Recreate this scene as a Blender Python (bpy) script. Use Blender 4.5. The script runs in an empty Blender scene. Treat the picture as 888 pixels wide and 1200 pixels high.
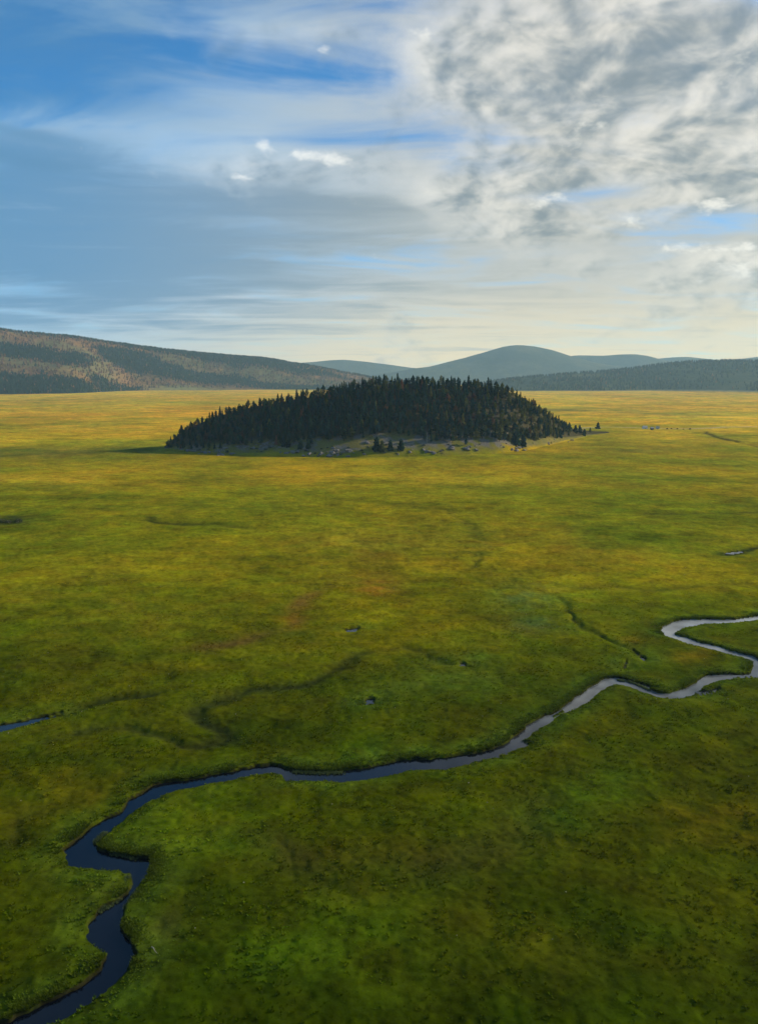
import bpy, math, random
import numpy as np
from mathutils import Vector

# ------------------------------------------------------------------ camera
H = 88.0                       # drone height above the meadow, metres
F = 1000.0                     # focal length in photo pixels (photo 888 x 1200)
CX, CY, YH = 444.0, 600.0, 443.0
PITCH = math.atan((CY - YH) / F)
SP, CP = math.sin(PITCH), math.cos(PITCH)

scene = bpy.context.scene
col = scene.collection
cam_d = bpy.data.cameras.new('camera')
cam_d.sensor_fit = 'VERTICAL'
cam_d.sensor_height = 24.0
cam_d.lens = 24.0 * F / 1200.0
cam_d.clip_start = 0.5
cam_d.clip_end = 60000.0
cam = bpy.data.objects.new('camera', cam_d)
cam.location = (0, 0, H)
cam.rotation_euler = (math.pi / 2 - PITCH, 0, 0)
col.objects.link(cam)
scene.camera = cam

# ------------------------------------------------------------------ light
SUN_AZ = math.radians(70)      # to the right of the viewing direction (+Y)
SUN_EL = math.radians(19)
sd = bpy.data.lights.new('sun', 'SUN')
sd.energy = 5.0
sd.angle = math.radians(1.5)
sd.color = (1.0, 0.83, 0.56)
so = bpy.data.objects.new('sun', sd)
sdir = Vector((math.sin(SUN_AZ) * math.cos(SUN_EL), math.cos(SUN_AZ) * math.cos(SUN_EL), math.sin(SUN_EL)))
so.rotation_euler = sdir.to_track_quat('Z', 'Y').to_euler()
so.location = (300, 100, 600)
col.objects.link(so)

vs = scene.view_settings
scene.display_settings.display_device = 'sRGB'
vs.view_transform = 'Standard'
vs.look = 'None'
vs.exposure = 0.5
vs.gamma = 1.0
vs.use_curve_mapping = False
scene.cycles.use_denoising = True
scene.cycles.max_bounces = 5
scene.cycles.diffuse_bounces = 2
scene.cycles.glossy_bounces = 2
scene.cycles.transmission_bounces = 2
scene.cycles.transparent_max_bounces = 6
scene.cycles.volume_bounces = 1
scene.cycles.sample_clamp_indirect = 5.0


def pix_dir(x, y):
    u = (np.asarray(x, float) - CX) / F
    v = (CY - np.asarray(y, float)) / F
    return np.stack([u, CP + v * SP, -SP + v * CP], -1)


def pix_ground(x, y, z=0.0):
    d = pix_dir(x, y)
    t = (z - H) / d[..., 2]
    return np.stack([d[..., 0] * t, d[..., 1] * t], -1)


def pix_azel(x, y):
    d = pix_dir(x, y)
    return (math.atan2(d[0], d[1]), math.atan2(d[2], math.hypot(d[0], d[1])))


def to_pix(x, y, z):
    dx, dy, dz = x, y, z - H
    w = dy * CP - dz * SP
    up = dy * SP + dz * CP
    w = np.where(w > 1, w, np.nan)
    return CX + F * dx / w, CY - F * up / w


# ------------------------------------------------------------------ node expression helper
class E:
    """a socket in a node tree that can be used in arithmetic"""
    def __init__(self, nt, s):
        self.nt, self.s = nt, s

    def m(self, op, *args, clamp=False):
        n = self.nt.nodes.new('ShaderNodeMath')
        n.operation = op
        n.use_clamp = clamp
        for i, a in enumerate((self,) + args):
            if isinstance(a, E):
                self.nt.links.new(a.s, n.inputs[i])
            else:
                n.inputs[i].default_value = float(a)
        return E(self.nt, n.outputs[0])

    def __add__(s, o): return s.m('ADD', o)
    __radd__ = __add__
    def __sub__(s, o): return s.m('SUBTRACT', o)
    def __rsub__(s, o): return (s * -1.0) + o
    def __mul__(s, o): return s.m('MULTIPLY', o)
    __rmul__ = __mul__
    def __truediv__(s, o): return s.m('DIVIDE', o)
    def clamp(s): return s.m('ADD', 0.0, clamp=True)
    def exp(s): return s.m('EXPONENT')

    def step(s, a, b):
        n = s.nt.nodes.new('ShaderNodeMapRange')
        n.interpolation_type = 'SMOOTHSTEP'
        s.nt.links.new(s.s, n.inputs['Value'])
        n.inputs['From Min'].default_value = a
        n.inputs['From Max'].default_value = b
        return E(s.nt, n.outputs[0])


def mixc(nt, fac, a, b):
    n = nt.nodes.new('ShaderNodeMix')
    n.data_type = 'RGBA'
    for idx, v in ((0, fac), (6, a), (7, b)):
        s = n.inputs[idx]
        if isinstance(v, E): nt.links.new(v.s, s)
        elif hasattr(v, 'is_linked'): nt.links.new(v, s)
        elif isinstance(v, (tuple, list)): s.default_value = (*v, 1.0) if len(v) == 3 else v
        else: s.default_value = v
    return n.outputs[2]


def noise(nt, vec, scale, detail=4.0, rough=0.5, dist=0.0, lac=2.0):
    n = nt.nodes.new('ShaderNodeTexNoise')
    n.inputs['Scale'].default_value = scale
    n.inputs['Detail'].default_value = detail
    n.inputs['Roughness'].default_value = rough
    n.inputs['Distortion'].default_value = dist
    n.inputs['Lacunarity'].default_value = lac
    if vec is not None: nt.links.new(vec, n.inputs['Vector'])
    return E(nt, n.outputs['Fac'])


# ------------------------------------------------------------------ sky
def build_world():
    w = bpy.data.worlds.new('World')
    scene.world = w
    w.use_nodes = True
    nt = w.node_tree
    nt.nodes.clear()
    out = nt.nodes.new('ShaderNodeOutputWorld')
    bg = nt.nodes.new('ShaderNodeBackground')
    STR = 0.1
    bg.inputs['Strength'].default_value = STR
    nt.links.new(bg.outputs[0], out.inputs[0])
    sky = nt.nodes.new('ShaderNodeTexSky')
    sky.sky_type = 'NISHITA'
    sky.sun_disc = False
    sky.sun_elevation = SUN_EL
    sky.sun_rotation = SUN_AZ
    sky.altitude = 2600
    sky.air_density = 1.0
    sky.dust_density = 0.6
    sky.ozone_density = 2.0

    tc = nt.nodes.new('ShaderNodeTexCoord')
    sep = nt.nodes.new('ShaderNodeSeparateXYZ')
    nt.links.new(tc.outputs['Generated'], sep.inputs[0])
    X, Y, Z = (E(nt, sep.outputs[i]) for i in range(3))
    az = X.m('ARCTAN2', Y)
    el = Z.m('ARCSINE')
    zz = Z.m('MAXIMUM', 0.0)

    def plane(k, ox=0.0, oy=0.0, sx=1.0, sy=1.0):
        d = zz + k
        c = nt.nodes.new('ShaderNodeCombineXYZ')
        nt.links.new((X / d * sx + ox).s, c.inputs[0])
        nt.links.new((Y / d * sy + oy).s, c.inputs[1])
        return c.outputs[0]

    def blob(px, py, rx, ry, rot=0.0):
        """a soft patch of cloud cover, place given by its photo pixel, radii in pixels"""
        a0, e0 = pix_azel(px, py)
        ra, re = rx / F, ry / F
        da, de = az - a0, el - e0
        if rot:
            c, s = math.cos(rot), math.sin(rot)
            da, de = da * c + de * s, de * c - da * s
        da, de = da * (1 / ra), de * (1 / re)
        return ((da * da + de * de) * -1.0).exp()

    def C(r, g, b, k=1.0):
        return (r * k / STR, g * k / STR, b * k / STR)

    # texture fields, all in real sky coordinates
    sx_, sy_ = math.sin(SUN_AZ), math.cos(SUN_AZ)
    n_big = noise(nt, plane(0.16, 3.1, 1.7), 1.1, 4, 0.5, 0.3)
    n_alto = noise(nt, plane(0.42, 7.3, 2.2), 3.6, 6, 0.52, 0.3)
    n_alto_s = noise(nt, plane(0.42, 7.3 + 0.06 * sx_, 2.2 + 0.06 * sy_), 3.6, 4, 0.52, 0.3)
    n_fine = noise(nt, plane(0.42, 1.3, 5.2), 10.5, 5, 0.55, 0.3)
    n_fine_s = noise(nt, plane(0.42, 1.3 + 0.022 * sx_, 5.2 + 0.022 * sy_), 10.5, 3, 0.55, 0.3)
    n_puff = noise(nt, plane(0.42, 4.3, 0.2), 30.0, 4, 0.6, 0.2)
    n_str = noise(nt, plane(0.05, 5.0, 9.0, 0.30, 1.0), 1.6, 5, 0.56, 0.6)
    n_wisp = noise(nt, plane(0.14, 2.0, 4.0, 0.5, 1.0), 3.2, 5, 0.56, 0.8)

    # clear sky
    c = sky.outputs[0]
    tint = nt.nodes.new('ShaderNodeMix'); tint.data_type = 'RGBA'; tint.blend_type = 'MULTIPLY'
    tint.inputs[0].default_value = 1.0
    nt.links.new(c, tint.inputs[6])
    tint.inputs[7].default_value = (0.26, 0.88, 1.22, 1)
    c = tint.outputs[2]

    right = az.step(-0.42, 0.22)
    # thin high veil, denser towards the horizon
    low = 1.0 - el.step(0.07, 0.33)
    veil = (low * 0.95 + (n_big - 0.5) * 0.9 + (n_wisp - 0.5) * 2.0 + blob(300, 195, 190, 60) * 0.5 + blob(640, 60, 330, 130) * 0.5
            + blob(640, 240, 200, 60) * 0.25 + blob(60, 165, 150, 30) * 0.3 + blob(310, 42, 75, 25) * 0.40 - blob(410, 160, 110, 24) * 0.38
            - blob(825, 262, 60, 18) * 0.35 - blob(690, 228, 70, 10) * 0.5 - blob(545, 187, 50, 16) * 0.5)
    veil = veil.step(-0.12, 1.0) * 0.96
    veil_col = mixc(nt, right, C(0.28, 0.45, 0.64), C(0.42, 0.405, 0.36))
    hot = (1.0 - el.step(0.0, 0.13)) * az.step(-0.55, 0.10)
    veil_col = mixc(nt, hot * 0.9, veil_col, C(0.92, 0.66, 0.30))
    c = mixc(nt, veil, c, veil_col)

    # layered blue-grey bank, long flat streaks
    st = (blob(40, 275, 280, 85) * 0.85 + blob(60, 190, 150, 26) * 0.35 + blob(360, 240, 125, 15) * 0.75 + blob(450, 282, 160, 12) * 0.35 + blob(250, 325, 300, 38) * 0.42
          + blob(40, 70, 190, 60) * 0.42 + blob(200, 385, 500, 10) * 0.22 + (n_str - 0.5) * 1.3 + (n_wisp - 0.5) * 1.3)
    st = st.step(0.02, 0.85) * 0.86
    st_col = mixc(nt, right, C(0.055, 0.175, 0.335), C(0.25, 0.265, 0.245))
    c = mixc(nt, st, c, st_col)
    # pale fibres and darker threads drawn across the bank
    fib = ((n_str - 0.5) * 2.0 + (n_wisp - 0.5) * 1.6 + blob(90, 145, 150, 22) * 0.5 + blob(230, 200, 130, 24) * 0.35 - 0.25).step(0.0, 0.9)
    c = mixc(nt, fib * 0.5, c, mixc(nt, right, C(0.40, 0.52, 0.66), C(0.60, 0.56, 0.47)))
    thr = (blob(40, 158, 90, 7, -0.10) * 0.8 + blob(35, 190, 80, 9, -0.06) * 0.8 + blob(365, 238, 120, 12, -0.02) * 0.55 + (n_wisp - 0.5) * 1.6 - 0.1).step(0.0, 0.9)
    c = mixc(nt, thr * 0.6, c, mixc(nt, right, C(0.07, 0.19, 0.34), C(0.22, 0.25, 0.27)))

    # broken altocumulus: pale tops towards the sun, blue-grey undersides
    alto = ((n_alto - 0.5) * 2.3 + (n_fine - 0.5) * 0.9 + (n_puff - 0.5) * 0.30 + (n_big - 0.5) * 0.4
            + blob(730, 100, 240, 110) * 0.72 + blob(540, 50, 170, 70) * 0.45 + blob(880, 150, 130, 110) * 0.45 + blob(320, 40, 80, 26) * 0.25
            + blob(720, 205, 150, 22) * 0.45 + blob(850, 300, 80, 22) * 0.50 + blob(860, 350, 90, 18) * 0.25 + blob(855, 225, 60, 16) * 0.35
            + blob(640, 262, 150, 24) * 0.35 + blob(500, 230, 160, 30) * 0.25 + blob(230, 190, 120, 35) * 0.15
            - blob(410, 155, 100, 20) * 0.5 - blob(825, 264, 55, 12) * 0.55 - blob(690, 228, 60, 8) * 0.5 - 0.36 - blob(90, 110, 200, 130) * 0.35 - blob(60, 330, 320, 80) * 0.9)
    a_cov = alto.step(-0.40, 0.45)
    shade = (n_alto - n_alto_s) * 3.2 + (n_fine - n_fine_s) * 2.4 + 0.46
    core = ((alto + 0.35) * 0.34 + (shade - 0.46) * 0.85 + 0.20).step(-0.20, 1.02)
    lit = mixc(nt, right, C(0.52, 0.62, 0.72), C(0.66, 0.62, 0.54))
    a_col = mixc(nt, core, lit, mixc(nt, right, C(0.12, 0.22, 0.34), C(0.16, 0.195, 0.215)))
    c = mixc(nt, a_cov * 0.90, c, a_col)

    # small crisp heaps catching the light
    puff = ((n_fine - 0.5) * 1.2 + (n_puff - 0.5) * 1.3 + blob(311, 171, 16, 8) * 0.75 + blob(350, 180, 22, 8) * 0.75 + blob(400, 187, 28, 9) * 0.75 + blob(279, 208, 16, 6) * 0.7 + blob(640, 234, 34, 9) * 0.7
            + blob(735, 262, 26, 16) * 0.6 + blob(840, 238, 40, 12) * 0.65 + blob(800, 290, 45, 10) * 0.6 + blob(868, 318, 40, 12) * 0.6 + blob(560, 210, 60, 14) * 0.4 + blob(680, 150, 60, 25) * 0.35
            + blob(875, 290, 22, 6) * 0.7 + blob(850, 82, 30, 22) * 0.5 + blob(500, 40, 14, 8) * 0.6 + blob(380, 57, 12, 5) * 0.6 + blob(590, 95, 40, 20) * 0.4 - 0.55)
    p_cov = puff.step(-0.22, 0.36)
    c = mixc(nt, p_cov * 0.78, c, mixc(nt, right, C(0.68, 0.72, 0.75), C(0.76, 0.73, 0.65)))
    nt.links.new(c, bg.inputs['Color'])
    try:
        w.cycles.sampling_method = 'MANUAL'
        w.cycles.sample_map_resolution = 1024
    except Exception:
        pass


build_world()

# ------------------------------------------------------------------ numpy noise
def _hash(ix, iy, seed):
    h = (ix.astype(np.int64) * 374761393 + iy.astype(np.int64) * 668265263 + seed * 1442695041) & 0xFFFFFFFF
    h = ((h ^ (h >> 13)) * 1274126177) & 0xFFFFFFFF
    h = h ^ (h >> 16)
    return (h & 0xFFFF).astype(np.float64) / 65535.0


def vnoise(x, y, seed=0):
    ix, iy = np.floor(x), np.floor(y)
    fx, fy = x - ix, y - iy
    fx = fx * fx * fx * (fx * (fx * 6 - 15) + 10)
    fy = fy * fy * fy * (fy * (fy * 6 - 15) + 10)
    a, b = _hash(ix, iy, seed), _hash(ix + 1, iy, seed)
    c, d = _hash(ix, iy + 1, seed), _hash(ix + 1, iy + 1, seed)
    return (a + (b - a) * fx) * (1 - fy) + (c + (d - c) * fx) * fy


def fbm(x, y, scale, octaves=4, seed=0, gain=0.5):
    """-1..1, scale is the wavelength in metres"""
    x, y = np.asarray(x, float) / scale, np.asarray(y, float) / scale
    s, a, n = 0.0, 1.0, 0.0
    for o in range(octaves):
        s = s + a * (vnoise(x + 17.3 * o, y - 9.1 * o, seed + o * 7) * 2 - 1)
        n += a
        a *= gain
        x, y = x * 1.93 + y * 0.35, y * 1.93 - x * 0.35
    return s / n * 1.5


def sstep(a, b, x):
    t = np.clip((x - a) / (b - a), 0, 1)
    return t * t * (3 - 2 * t)


def mix(a, b, t):
    t = np.asarray(t)[..., None]
    return a * (1 - t) + b * t


def seg_dist(P, A, B):
    """distance of points P to the segments A-B: minimum"""
    out = np.full(len(P), 1e9)
    for a, b in zip(A, B):
        ab = b - a
        l2 = max(ab @ ab, 1e-9)
        t = np.clip(((P - a) @ ab) / l2, 0, 1)
        q = P - a - t[:, None] * ab
        out = np.minimum(out, q[:, 0] ** 2 + q[:, 1] ** 2)
    return np.sqrt(out)


def poly_sdist(P, poly):
    d = seg_dist(P, poly, np.roll(poly, -1, 0))
    ins = np.zeros(len(P), bool)
    for a, b in zip(poly, np.roll(poly, -1, 0)):
        c = (a[1] > P[:, 1]) != (b[1] > P[:, 1])
        if abs(b[1] - a[1]) > 1e-9:
            ins ^= c & (P[:, 0] < (b[0] - a[0]) * (P[:, 1] - a[1]) / (b[1] - a[1]) + a[0])
    return np.where(ins, -d, d)


# ------------------------------------------------------------------ river outline (photo pixels -> water plane)
WATER_Z = -0.55
R_BANK = [(1150, 690), (1000, 706), (905, 720), (888, 722), (875, 724), (861, 726), (832, 725.6), (817.6, 725.9), (800, 726.6), (788.8, 729.5), (778.7, 734.5),
          (773.7, 739.5), (775.9, 743.9), (788.8, 747.2), (800.3, 751), (814.8, 755.4), (832, 759.7), (849.3, 764.5), (866.6, 768.8), (878.2, 774.8),
          (882.5, 779.2), (881, 785), (874, 790.3), (861, 790.7), (848, 790.2), (835.6, 790.8), (825, 794), (812, 800.4), (799.6, 807.4), (784.7, 813),
          (770, 812), (761.4, 807.8), (748.7, 802.5), (738, 798.3), (727.5, 795.5), (712.7, 796), (704, 798.3), (694, 803.6), (680.6, 813.8), (669.4, 821.7),
          (655.9, 830.7), (640, 839.7), (626.6, 846.4), (616.4, 851), (608.6, 860), (595, 869), (577, 878), (555, 883), (537.7, 885), (515, 888.3),
          (497, 890.5), (474.6, 891.7), (456.6, 894), (434, 900), (407, 903), (390, 905), (362, 903.8), (339.6, 901.5), (328.4, 898), (312.6, 897.5),
          (285.6, 901.5), (254, 908.3), (222.5, 914), (208, 915.4), (195, 917), (179.8, 921.9), (168, 929), (152.8, 937.4), (144.3, 947.6), (137.6, 954.3),
          (120.7, 962.8), (105.5, 972), (90, 983), (80, 993), (77, 998), (81.7, 1006), (88.4, 1013), (105.3, 1015), (139, 1015), (151.5, 1019.7),
          (153.7, 1032), (148, 1048), (130, 1061), (112, 1072.6), (102, 1084), (105.3, 1095), (116.6, 1104), (130, 1109.8), (130, 1118.8), (121, 1132),
          (105.3, 1151.4), (82.8, 1163.8), (62.5, 1175), (40, 1185), (20, 1193), (-10, 1205), (-80, 1235), (-220, 1290)]
L_BANK = [(1150, 695), (1000, 711), (905, 723.5), (888, 725.5), (861, 728.7), (840.7, 729.9), (822, 730.2), (809, 733), (799, 734.5), (791, 738), (787.4, 741),
          (791, 744.6), (801.8, 746.7), (814.8, 751.8), (832, 756), (849, 760.4), (863.7, 765.5), (878, 768.4), (888, 772.7), (893, 779), (894, 787), (887, 793.4),
          (856.8, 794), (835.6, 796.8), (825, 801.4), (815.5, 810), (801.7, 815.8), (784.7, 817.3), (770, 815), (755, 810.3), (740, 804.6),
          (727.5, 800.4), (716, 801), (705.4, 806), (694, 815), (683, 822.8), (662.6, 833), (644.6, 842), (628.8, 853), (615, 863.3), (612, 868), (621, 871), (604, 875.7),
          (590.5, 882.5), (570, 888), (555, 891), (537.7, 895), (519.6, 899.5), (488, 899.5), (465.6, 903), (438.6, 908.6), (411.5, 912.6), (385, 913), (362, 912.3),
          (335, 912.3), (326, 905), (308, 905), (290, 907.8), (267.6, 912.8), (236, 918.4), (218, 921), (201.8, 924.8), (186.6, 930.7), (171.4, 939),
          (154.5, 952.6), (137.6, 966), (125.7, 976), (119, 988), (116, 997), (134.6, 1001.7), (159.4, 1006.5), (173, 1007), (176, 1017.4), (170.6, 1032),
          (152.6, 1054.6), (141, 1079), (139, 1089.5), (150, 1104), (157, 1122), (146, 1140), (125.6, 1158), (96, 1174), (62.5, 1193), (49, 1200),
          (20, 1215), (-60, 1252), (-200, 1315)]


def smooth_line(p, n=3):
    """Catmull-Rom through the traced points"""
    p = np.asarray(p, float)
    q = np.vstack([2 * p[0] - p[1], p, 2 * p[-1] - p[-2]])
    out = []
    for i in range(1, len(q) - 2):
        for k in range(n):
            t = k / n
            a, b, c, d = q[i - 1], q[i], q[i + 1], q[i + 2]
            out.append(0.5 * ((2 * b) + (c - a) * t + (2 * a - 5 * b + 4 * c - d) * t * t + (3 * b - a - 3 * c + d) * t ** 3))
    out.append(p[-1])
    return np.array(out)


def px_line(pts, z=0.0, n=2):
    p = smooth_line(pts, n)
    return pix_ground(p[:, 0], p[:, 1], z)


RIVER = np.vstack([px_line(R_BANK, WATER_Z), px_line(L_BANK, WATER_Z)[::-1]])


def ellipse_px(x, y, rx, ry, rot=0.0):
    a = np.linspace(0, 2 * math.pi, 14, endpoint=False)
    ex, ey = np.cos(a) * rx, np.sin(a) * ry
    return pix_ground(x + ex * math.cos(rot) - ey * math.sin(rot), y + ex * math.sin(rot) + ey * math.cos(rot), WATER_Z)


POOLS = [px_line([(-260, 905), (-120, 874), (-50, 860), (-20, 853.5), (8, 849), (34, 843.7), (72, 835.5), (40, 845.5), (14, 853), (-18, 860.5), (-50, 868), (-120, 884), (-260, 918)], WATER_Z),
         ellipse_px(432, 821.5, 6, 1.8, -0.15), ellipse_px(413, 738, 8, 1.4, -0.15), ellipse_px(541, 778, 5, 1.3, 0.2),
         ellipse_px(733, 779, 5, 1.0, -1.25), ellipse_px(752, 771, 4, 1.4, 0.6), ellipse_px(744, 765, 5, 1.2, 0.6),
         px_line([(815, 811.5), (828, 809), (841, 807.5), (836, 810), (826, 812.5), (816, 813.5)], WATER_Z),
         ellipse_px(858, 648, 12, 1.2, -0.1), ellipse_px(753, 802.5, 10, 1.2, 0.25)]

# old channels: (pixels, half width m, depth m, darkness, redness)
SCARS = [
    ([(5, 850), (40, 843), (75, 834), (110, 825), (150, 815), (200, 808)], 1.9, 0.9, 0.9, 0.0),
    ([(60, 862), (106, 854), (152, 852), (177, 865), (213, 875), (253, 870), (263, 860), (245, 848), (228, 834), (236, 826), (253, 819), (294, 809), (355, 806), (380, 789), (416, 768), (450, 760)], 2.8, 0.6, 0.46, 0.0),
    ([(203, 761), (263, 756), (294, 745), (334, 738)], 4.0, 0.35, 0.25, 0.5),
    ([(334, 738), (346, 728), (350, 712), (362, 698), (385, 686)], 4.0, 0.3, 0.1, 0.8),
    ([(385, 684), (431, 677), (446, 690)], 9.0, 0.2, 0.05, 0.8),
    ([(170, 606), (180, 611), (215, 614), (253, 615), (300, 620)], 4.0, 0.6, 0.40, 0.0),
    ([(481, 594), (523, 597), (538, 610), (560, 625), (569, 640), (560, 660), (538, 672)], 5.0, 0.4, 0.20, 0.0),
    ([(380, 580), (400, 584), (430, 586), (470, 592)], 4.5, 0.4, 0.20, 0.0),
    ([(655, 700), (663, 710), (678, 732), (700, 743), (715, 750), (740, 762), (752, 769)], 1.2, 0.5, 0.30, 0.0),
    ([(420, 768), (470, 758), (520, 775), (545, 780)], 2.0, 0.4, 0.22, 0.0),
    ([(833, 651), (850, 649.5), (872, 646), (888, 642), (960, 638)], 3.5, 0.8, 0.55, 0.0),
    ([(745, 598), (800, 602), (870, 600), (930, 596)], 6.0, 0.5, 0.25, 0.0),
    ([(399, 828), (415, 825), (440, 820), (452, 815)], 1.4, 0.5, 0.55, 0.0),
    ([(660, 690), (720, 686), (780, 690), (840, 684), (900, 688)], 4.0, 0.4, 0.22, 0.0),
    ([(-60, 1000), (10, 985), (30, 960), (70, 940)], 2.0, 0.4, 0.22, 0.0),
    ([(400, 1042), (440, 1032), (482, 1020), (525, 1002), (565, 982), (600, 962), (631, 943), (686, 927)], 7.5, 0.5, 0.52, 0.05),
    ([(255, 990), (320, 1003), (370, 1030), (400, 1045), (430, 1035)], 6.0, 0.3, 0.42, 0.12),
    ([(155, 1120), (178, 1112), (196, 1085), (230, 1062)], 2.2, 0.4, 0.55, 0.1),
    ([(-30, 612), (10, 612), (45, 606)], 9.0, 0.8, 0.7, 0.0),
    ([(824, 505.7), (833, 511), (846, 514.6), (868, 519), (888, 523.5), (940, 530)], 5.0, 0.8, 0.45, 0.2),
]
SCAR_LINES = [(px_line(p), w, d, k, r) for p, w, d, k, r in SCARS]
TRACK = px_line([(640, 506), (703, 501.0), (730, 501.3), (755, 502.2), (780, 503), (808, 503), (850, 501), (900, 500), (1000, 498)])

# vegetation patches, plus painted sun strips and shade: pixel centre, radii, colour, weight
PATCHES = [
    (612, 700, 40, 18, (0.085, 0.130, 0.050), 0.75), (632, 733, 32, 9, (0.10, 0.145, 0.075), 0.8), (560, 640, 28, 28, (0.070, 0.115, 0.018), 0.55),
    (520, 800, 70, 18, (0.085, 0.135, 0.030), 0.6), (425, 886, 70, 10, (0.060, 0.115, 0.016), 0.7), (550, 770, 60, 14, (0.07, 0.125, 0.018), 0.5),
    (440, 688, 24, 13, (0.17, 0.085, 0.020), 0.6), (346, 722, 12, 14, (0.18, 0.08, 0.02), 0.6), (810, 765, 26, 10, (0.17, 0.11, 0.008), 0.7), (740, 752, 22, 7, (0.16, 0.10, 0.015), 0.5),
    (650, 955, 55, 22, (0.060, 0.115, 0.010), 0.55), (705, 925, 40, 22, (0.080, 0.150, 0.010), 0.6), (240, 975, 110, 45, (0.060, 0.118, 0.006), 0.65), (340, 1110, 160, 55, (0.055, 0.105, 0.006), 0.55),
    (830, 960, 70, 30, (0.13, 0.12, 0.008), 0.5), (60, 920, 90, 30, (0.115, 0.115, 0.008), 0.5), (480, 1005, 110, 18, (0.055, 0.050, 0.010), 0.4), (640, 1090, 200, 60, (0.060, 0.075, 0.006), 0.5),
    (430, 560, 170, 11, (0.42, 0.30, 0.035), 0.55), (640, 560, 160, 12, (0.34, 0.27, 0.04), 0.35), (60, 560, 130, 14, (0.34, 0.27, 0.04), 0.5), (60, 498, 150, 9, (0.46, 0.30, 0.05), 0.75),  # sunlit strips across the plain painted in as brighter gold
    (60, 470, 200, 8, (0.46, 0.34, 0.08), 0.5), (440, 640, 100, 26, (0.26, 0.20, 0.03), 0.5), (700, 640, 150, 30, (0.20, 0.165, 0.022), 0.4), (90, 700, 130, 60, (0.17, 0.155, 0.016), 0.5),
    (800, 515, 120, 10, (0.42, 0.31, 0.04), 0.55), (790, 486, 90, 3.0, (0.13, 0.14, 0.07), 0.7), (700, 481, 120, 2.5, (0.13, 0.125, 0.07), 0.75), (740, 528, 60, 6, (0.13, 0.13, 0.05), 0.5),
    (100, 531, 190, 9, (0.11, 0.105, 0.030), 0.8), (100, 515, 120, 4, (0.38, 0.32, 0.035), 0.6), (15, 608, 30, 5, (0.035, 0.04, 0.03), 0.7),  # shade band left of the knoll and the sunlit strip above, painted as colour
    (560, 500, 700, 30, (0.36, 0.27, 0.05), 0.35),
]

# ------------------------------------------------------------------ materials
def new_mat(name):
    m = bpy.data.materials.new(name)
    m.use_nodes = True
    nt = m.node_tree
    return m, nt, nt.nodes['Principled BSDF']


def attr_color(nt, name='Col'):
    a = nt.nodes.new('ShaderNodeVertexColor')
    a.layer_name = name
    return a.outputs['Color']


def mulc(nt, a, fac):
    n = nt.nodes.new('ShaderNodeMix'); n.data_type = 'RGBA'; n.blend_type = 'MULTIPLY'
    n.inputs[0].default_value = 1.0
    nt.links.new(a, n.inputs[6])
    c = nt.nodes.new('ShaderNodeCombineColor')
    for i in range(3): nt.links.new(fac[i].s if isinstance(fac, (list, tuple)) else fac.s, c.inputs[i])
    nt.links.new(c.outputs[0], n.inputs[7])
    return n.outputs[2]


def ground_material():
    m, nt, p = new_mat('meadow_grass_cover')
    geo = nt.nodes.new('ShaderNodeNewGeometry')
    v = geo.outputs['Position']
    n1 = noise(nt, v, 0.55, 6, 0.62)
    n2 = noise(nt, v, 0.035, 6, 0.6, 0.5)
    n3 = noise(nt, v, 2.6, 4, 0.65)
    n5 = noise(nt, v, 0.14, 5, 0.7, 0.4)
    k = ((n1 - 0.5) * 1.5 + (n2 - 0.5) * 0.8 + (n3 - 0.5) * 1.0 + (n5 - 0.5) * 1.9 + 1.0).m('MAXIMUM', 0.2)
    n4 = noise(nt, v, 0.09, 5, 0.6)
    kr = k + (n4 - 0.5) * 0.35
    kg = k - (n4 - 0.5) * 0.15
    c = mulc(nt, attr_color(nt), [kr, kg, k])
    nt.links.new(c, p.inputs['Base Color'])
    p.inputs['Roughness'].default_value = 1.0
    p.inputs['Specular IOR Level'].default_value = 0.0
    b = nt.nodes.new('ShaderNodeBump')
    b.inputs['Strength'].default_value = 0.5
    b.inputs['Distance'].default_value = 0.18
    nt.links.new((n1 * 0.6 + n3 * 0.4).s, b.inputs['Height'])
    nt.links.new(b.outputs[0], p.inputs['Normal'])
    return m


def vcol_material(name, fine=0.3, amp=0.6, rough=1.0, bump=0.0, dist=1.0, transl=0.0):
    m, nt, p = new_mat(name)
    geo = nt.nodes.new('ShaderNodeNewGeometry')
    n1 = noise(nt, geo.outputs['Position'], fine, 6, 0.65)
    c = mulc(nt, attr_color(nt), (n1 - 0.5) * (2 * amp) + 1.0)
    nt.links.new(c, p.inputs['Base Color'])
    p.inputs['Roughness'].default_value = rough
    p.inputs['Specular IOR Level'].default_value = 0.0
    if bump:
        b = nt.nodes.new('ShaderNodeBump')
        b.inputs['Strength'].default_value = bump
        b.inputs['Distance'].default_value = dist
        nt.links.new(n1.s, b.inputs['Height'])
        nt.links.new(b.outputs[0], p.inputs['Normal'])
    if transl:
        t = nt.nodes.new('ShaderNodeBsdfTranslucent')
        nt.links.new(c, t.inputs['Color'])
        mx = nt.nodes.new('ShaderNodeMixShader')
        mx.inputs[0].default_value = transl
        nt.links.new(p.outputs[0], mx.inputs[1])
        nt.links.new(t.outputs[0], mx.inputs[2])
        nt.links.new(mx.outputs[0], nt.nodes['Material Output'].inputs[0])
    return m


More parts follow.
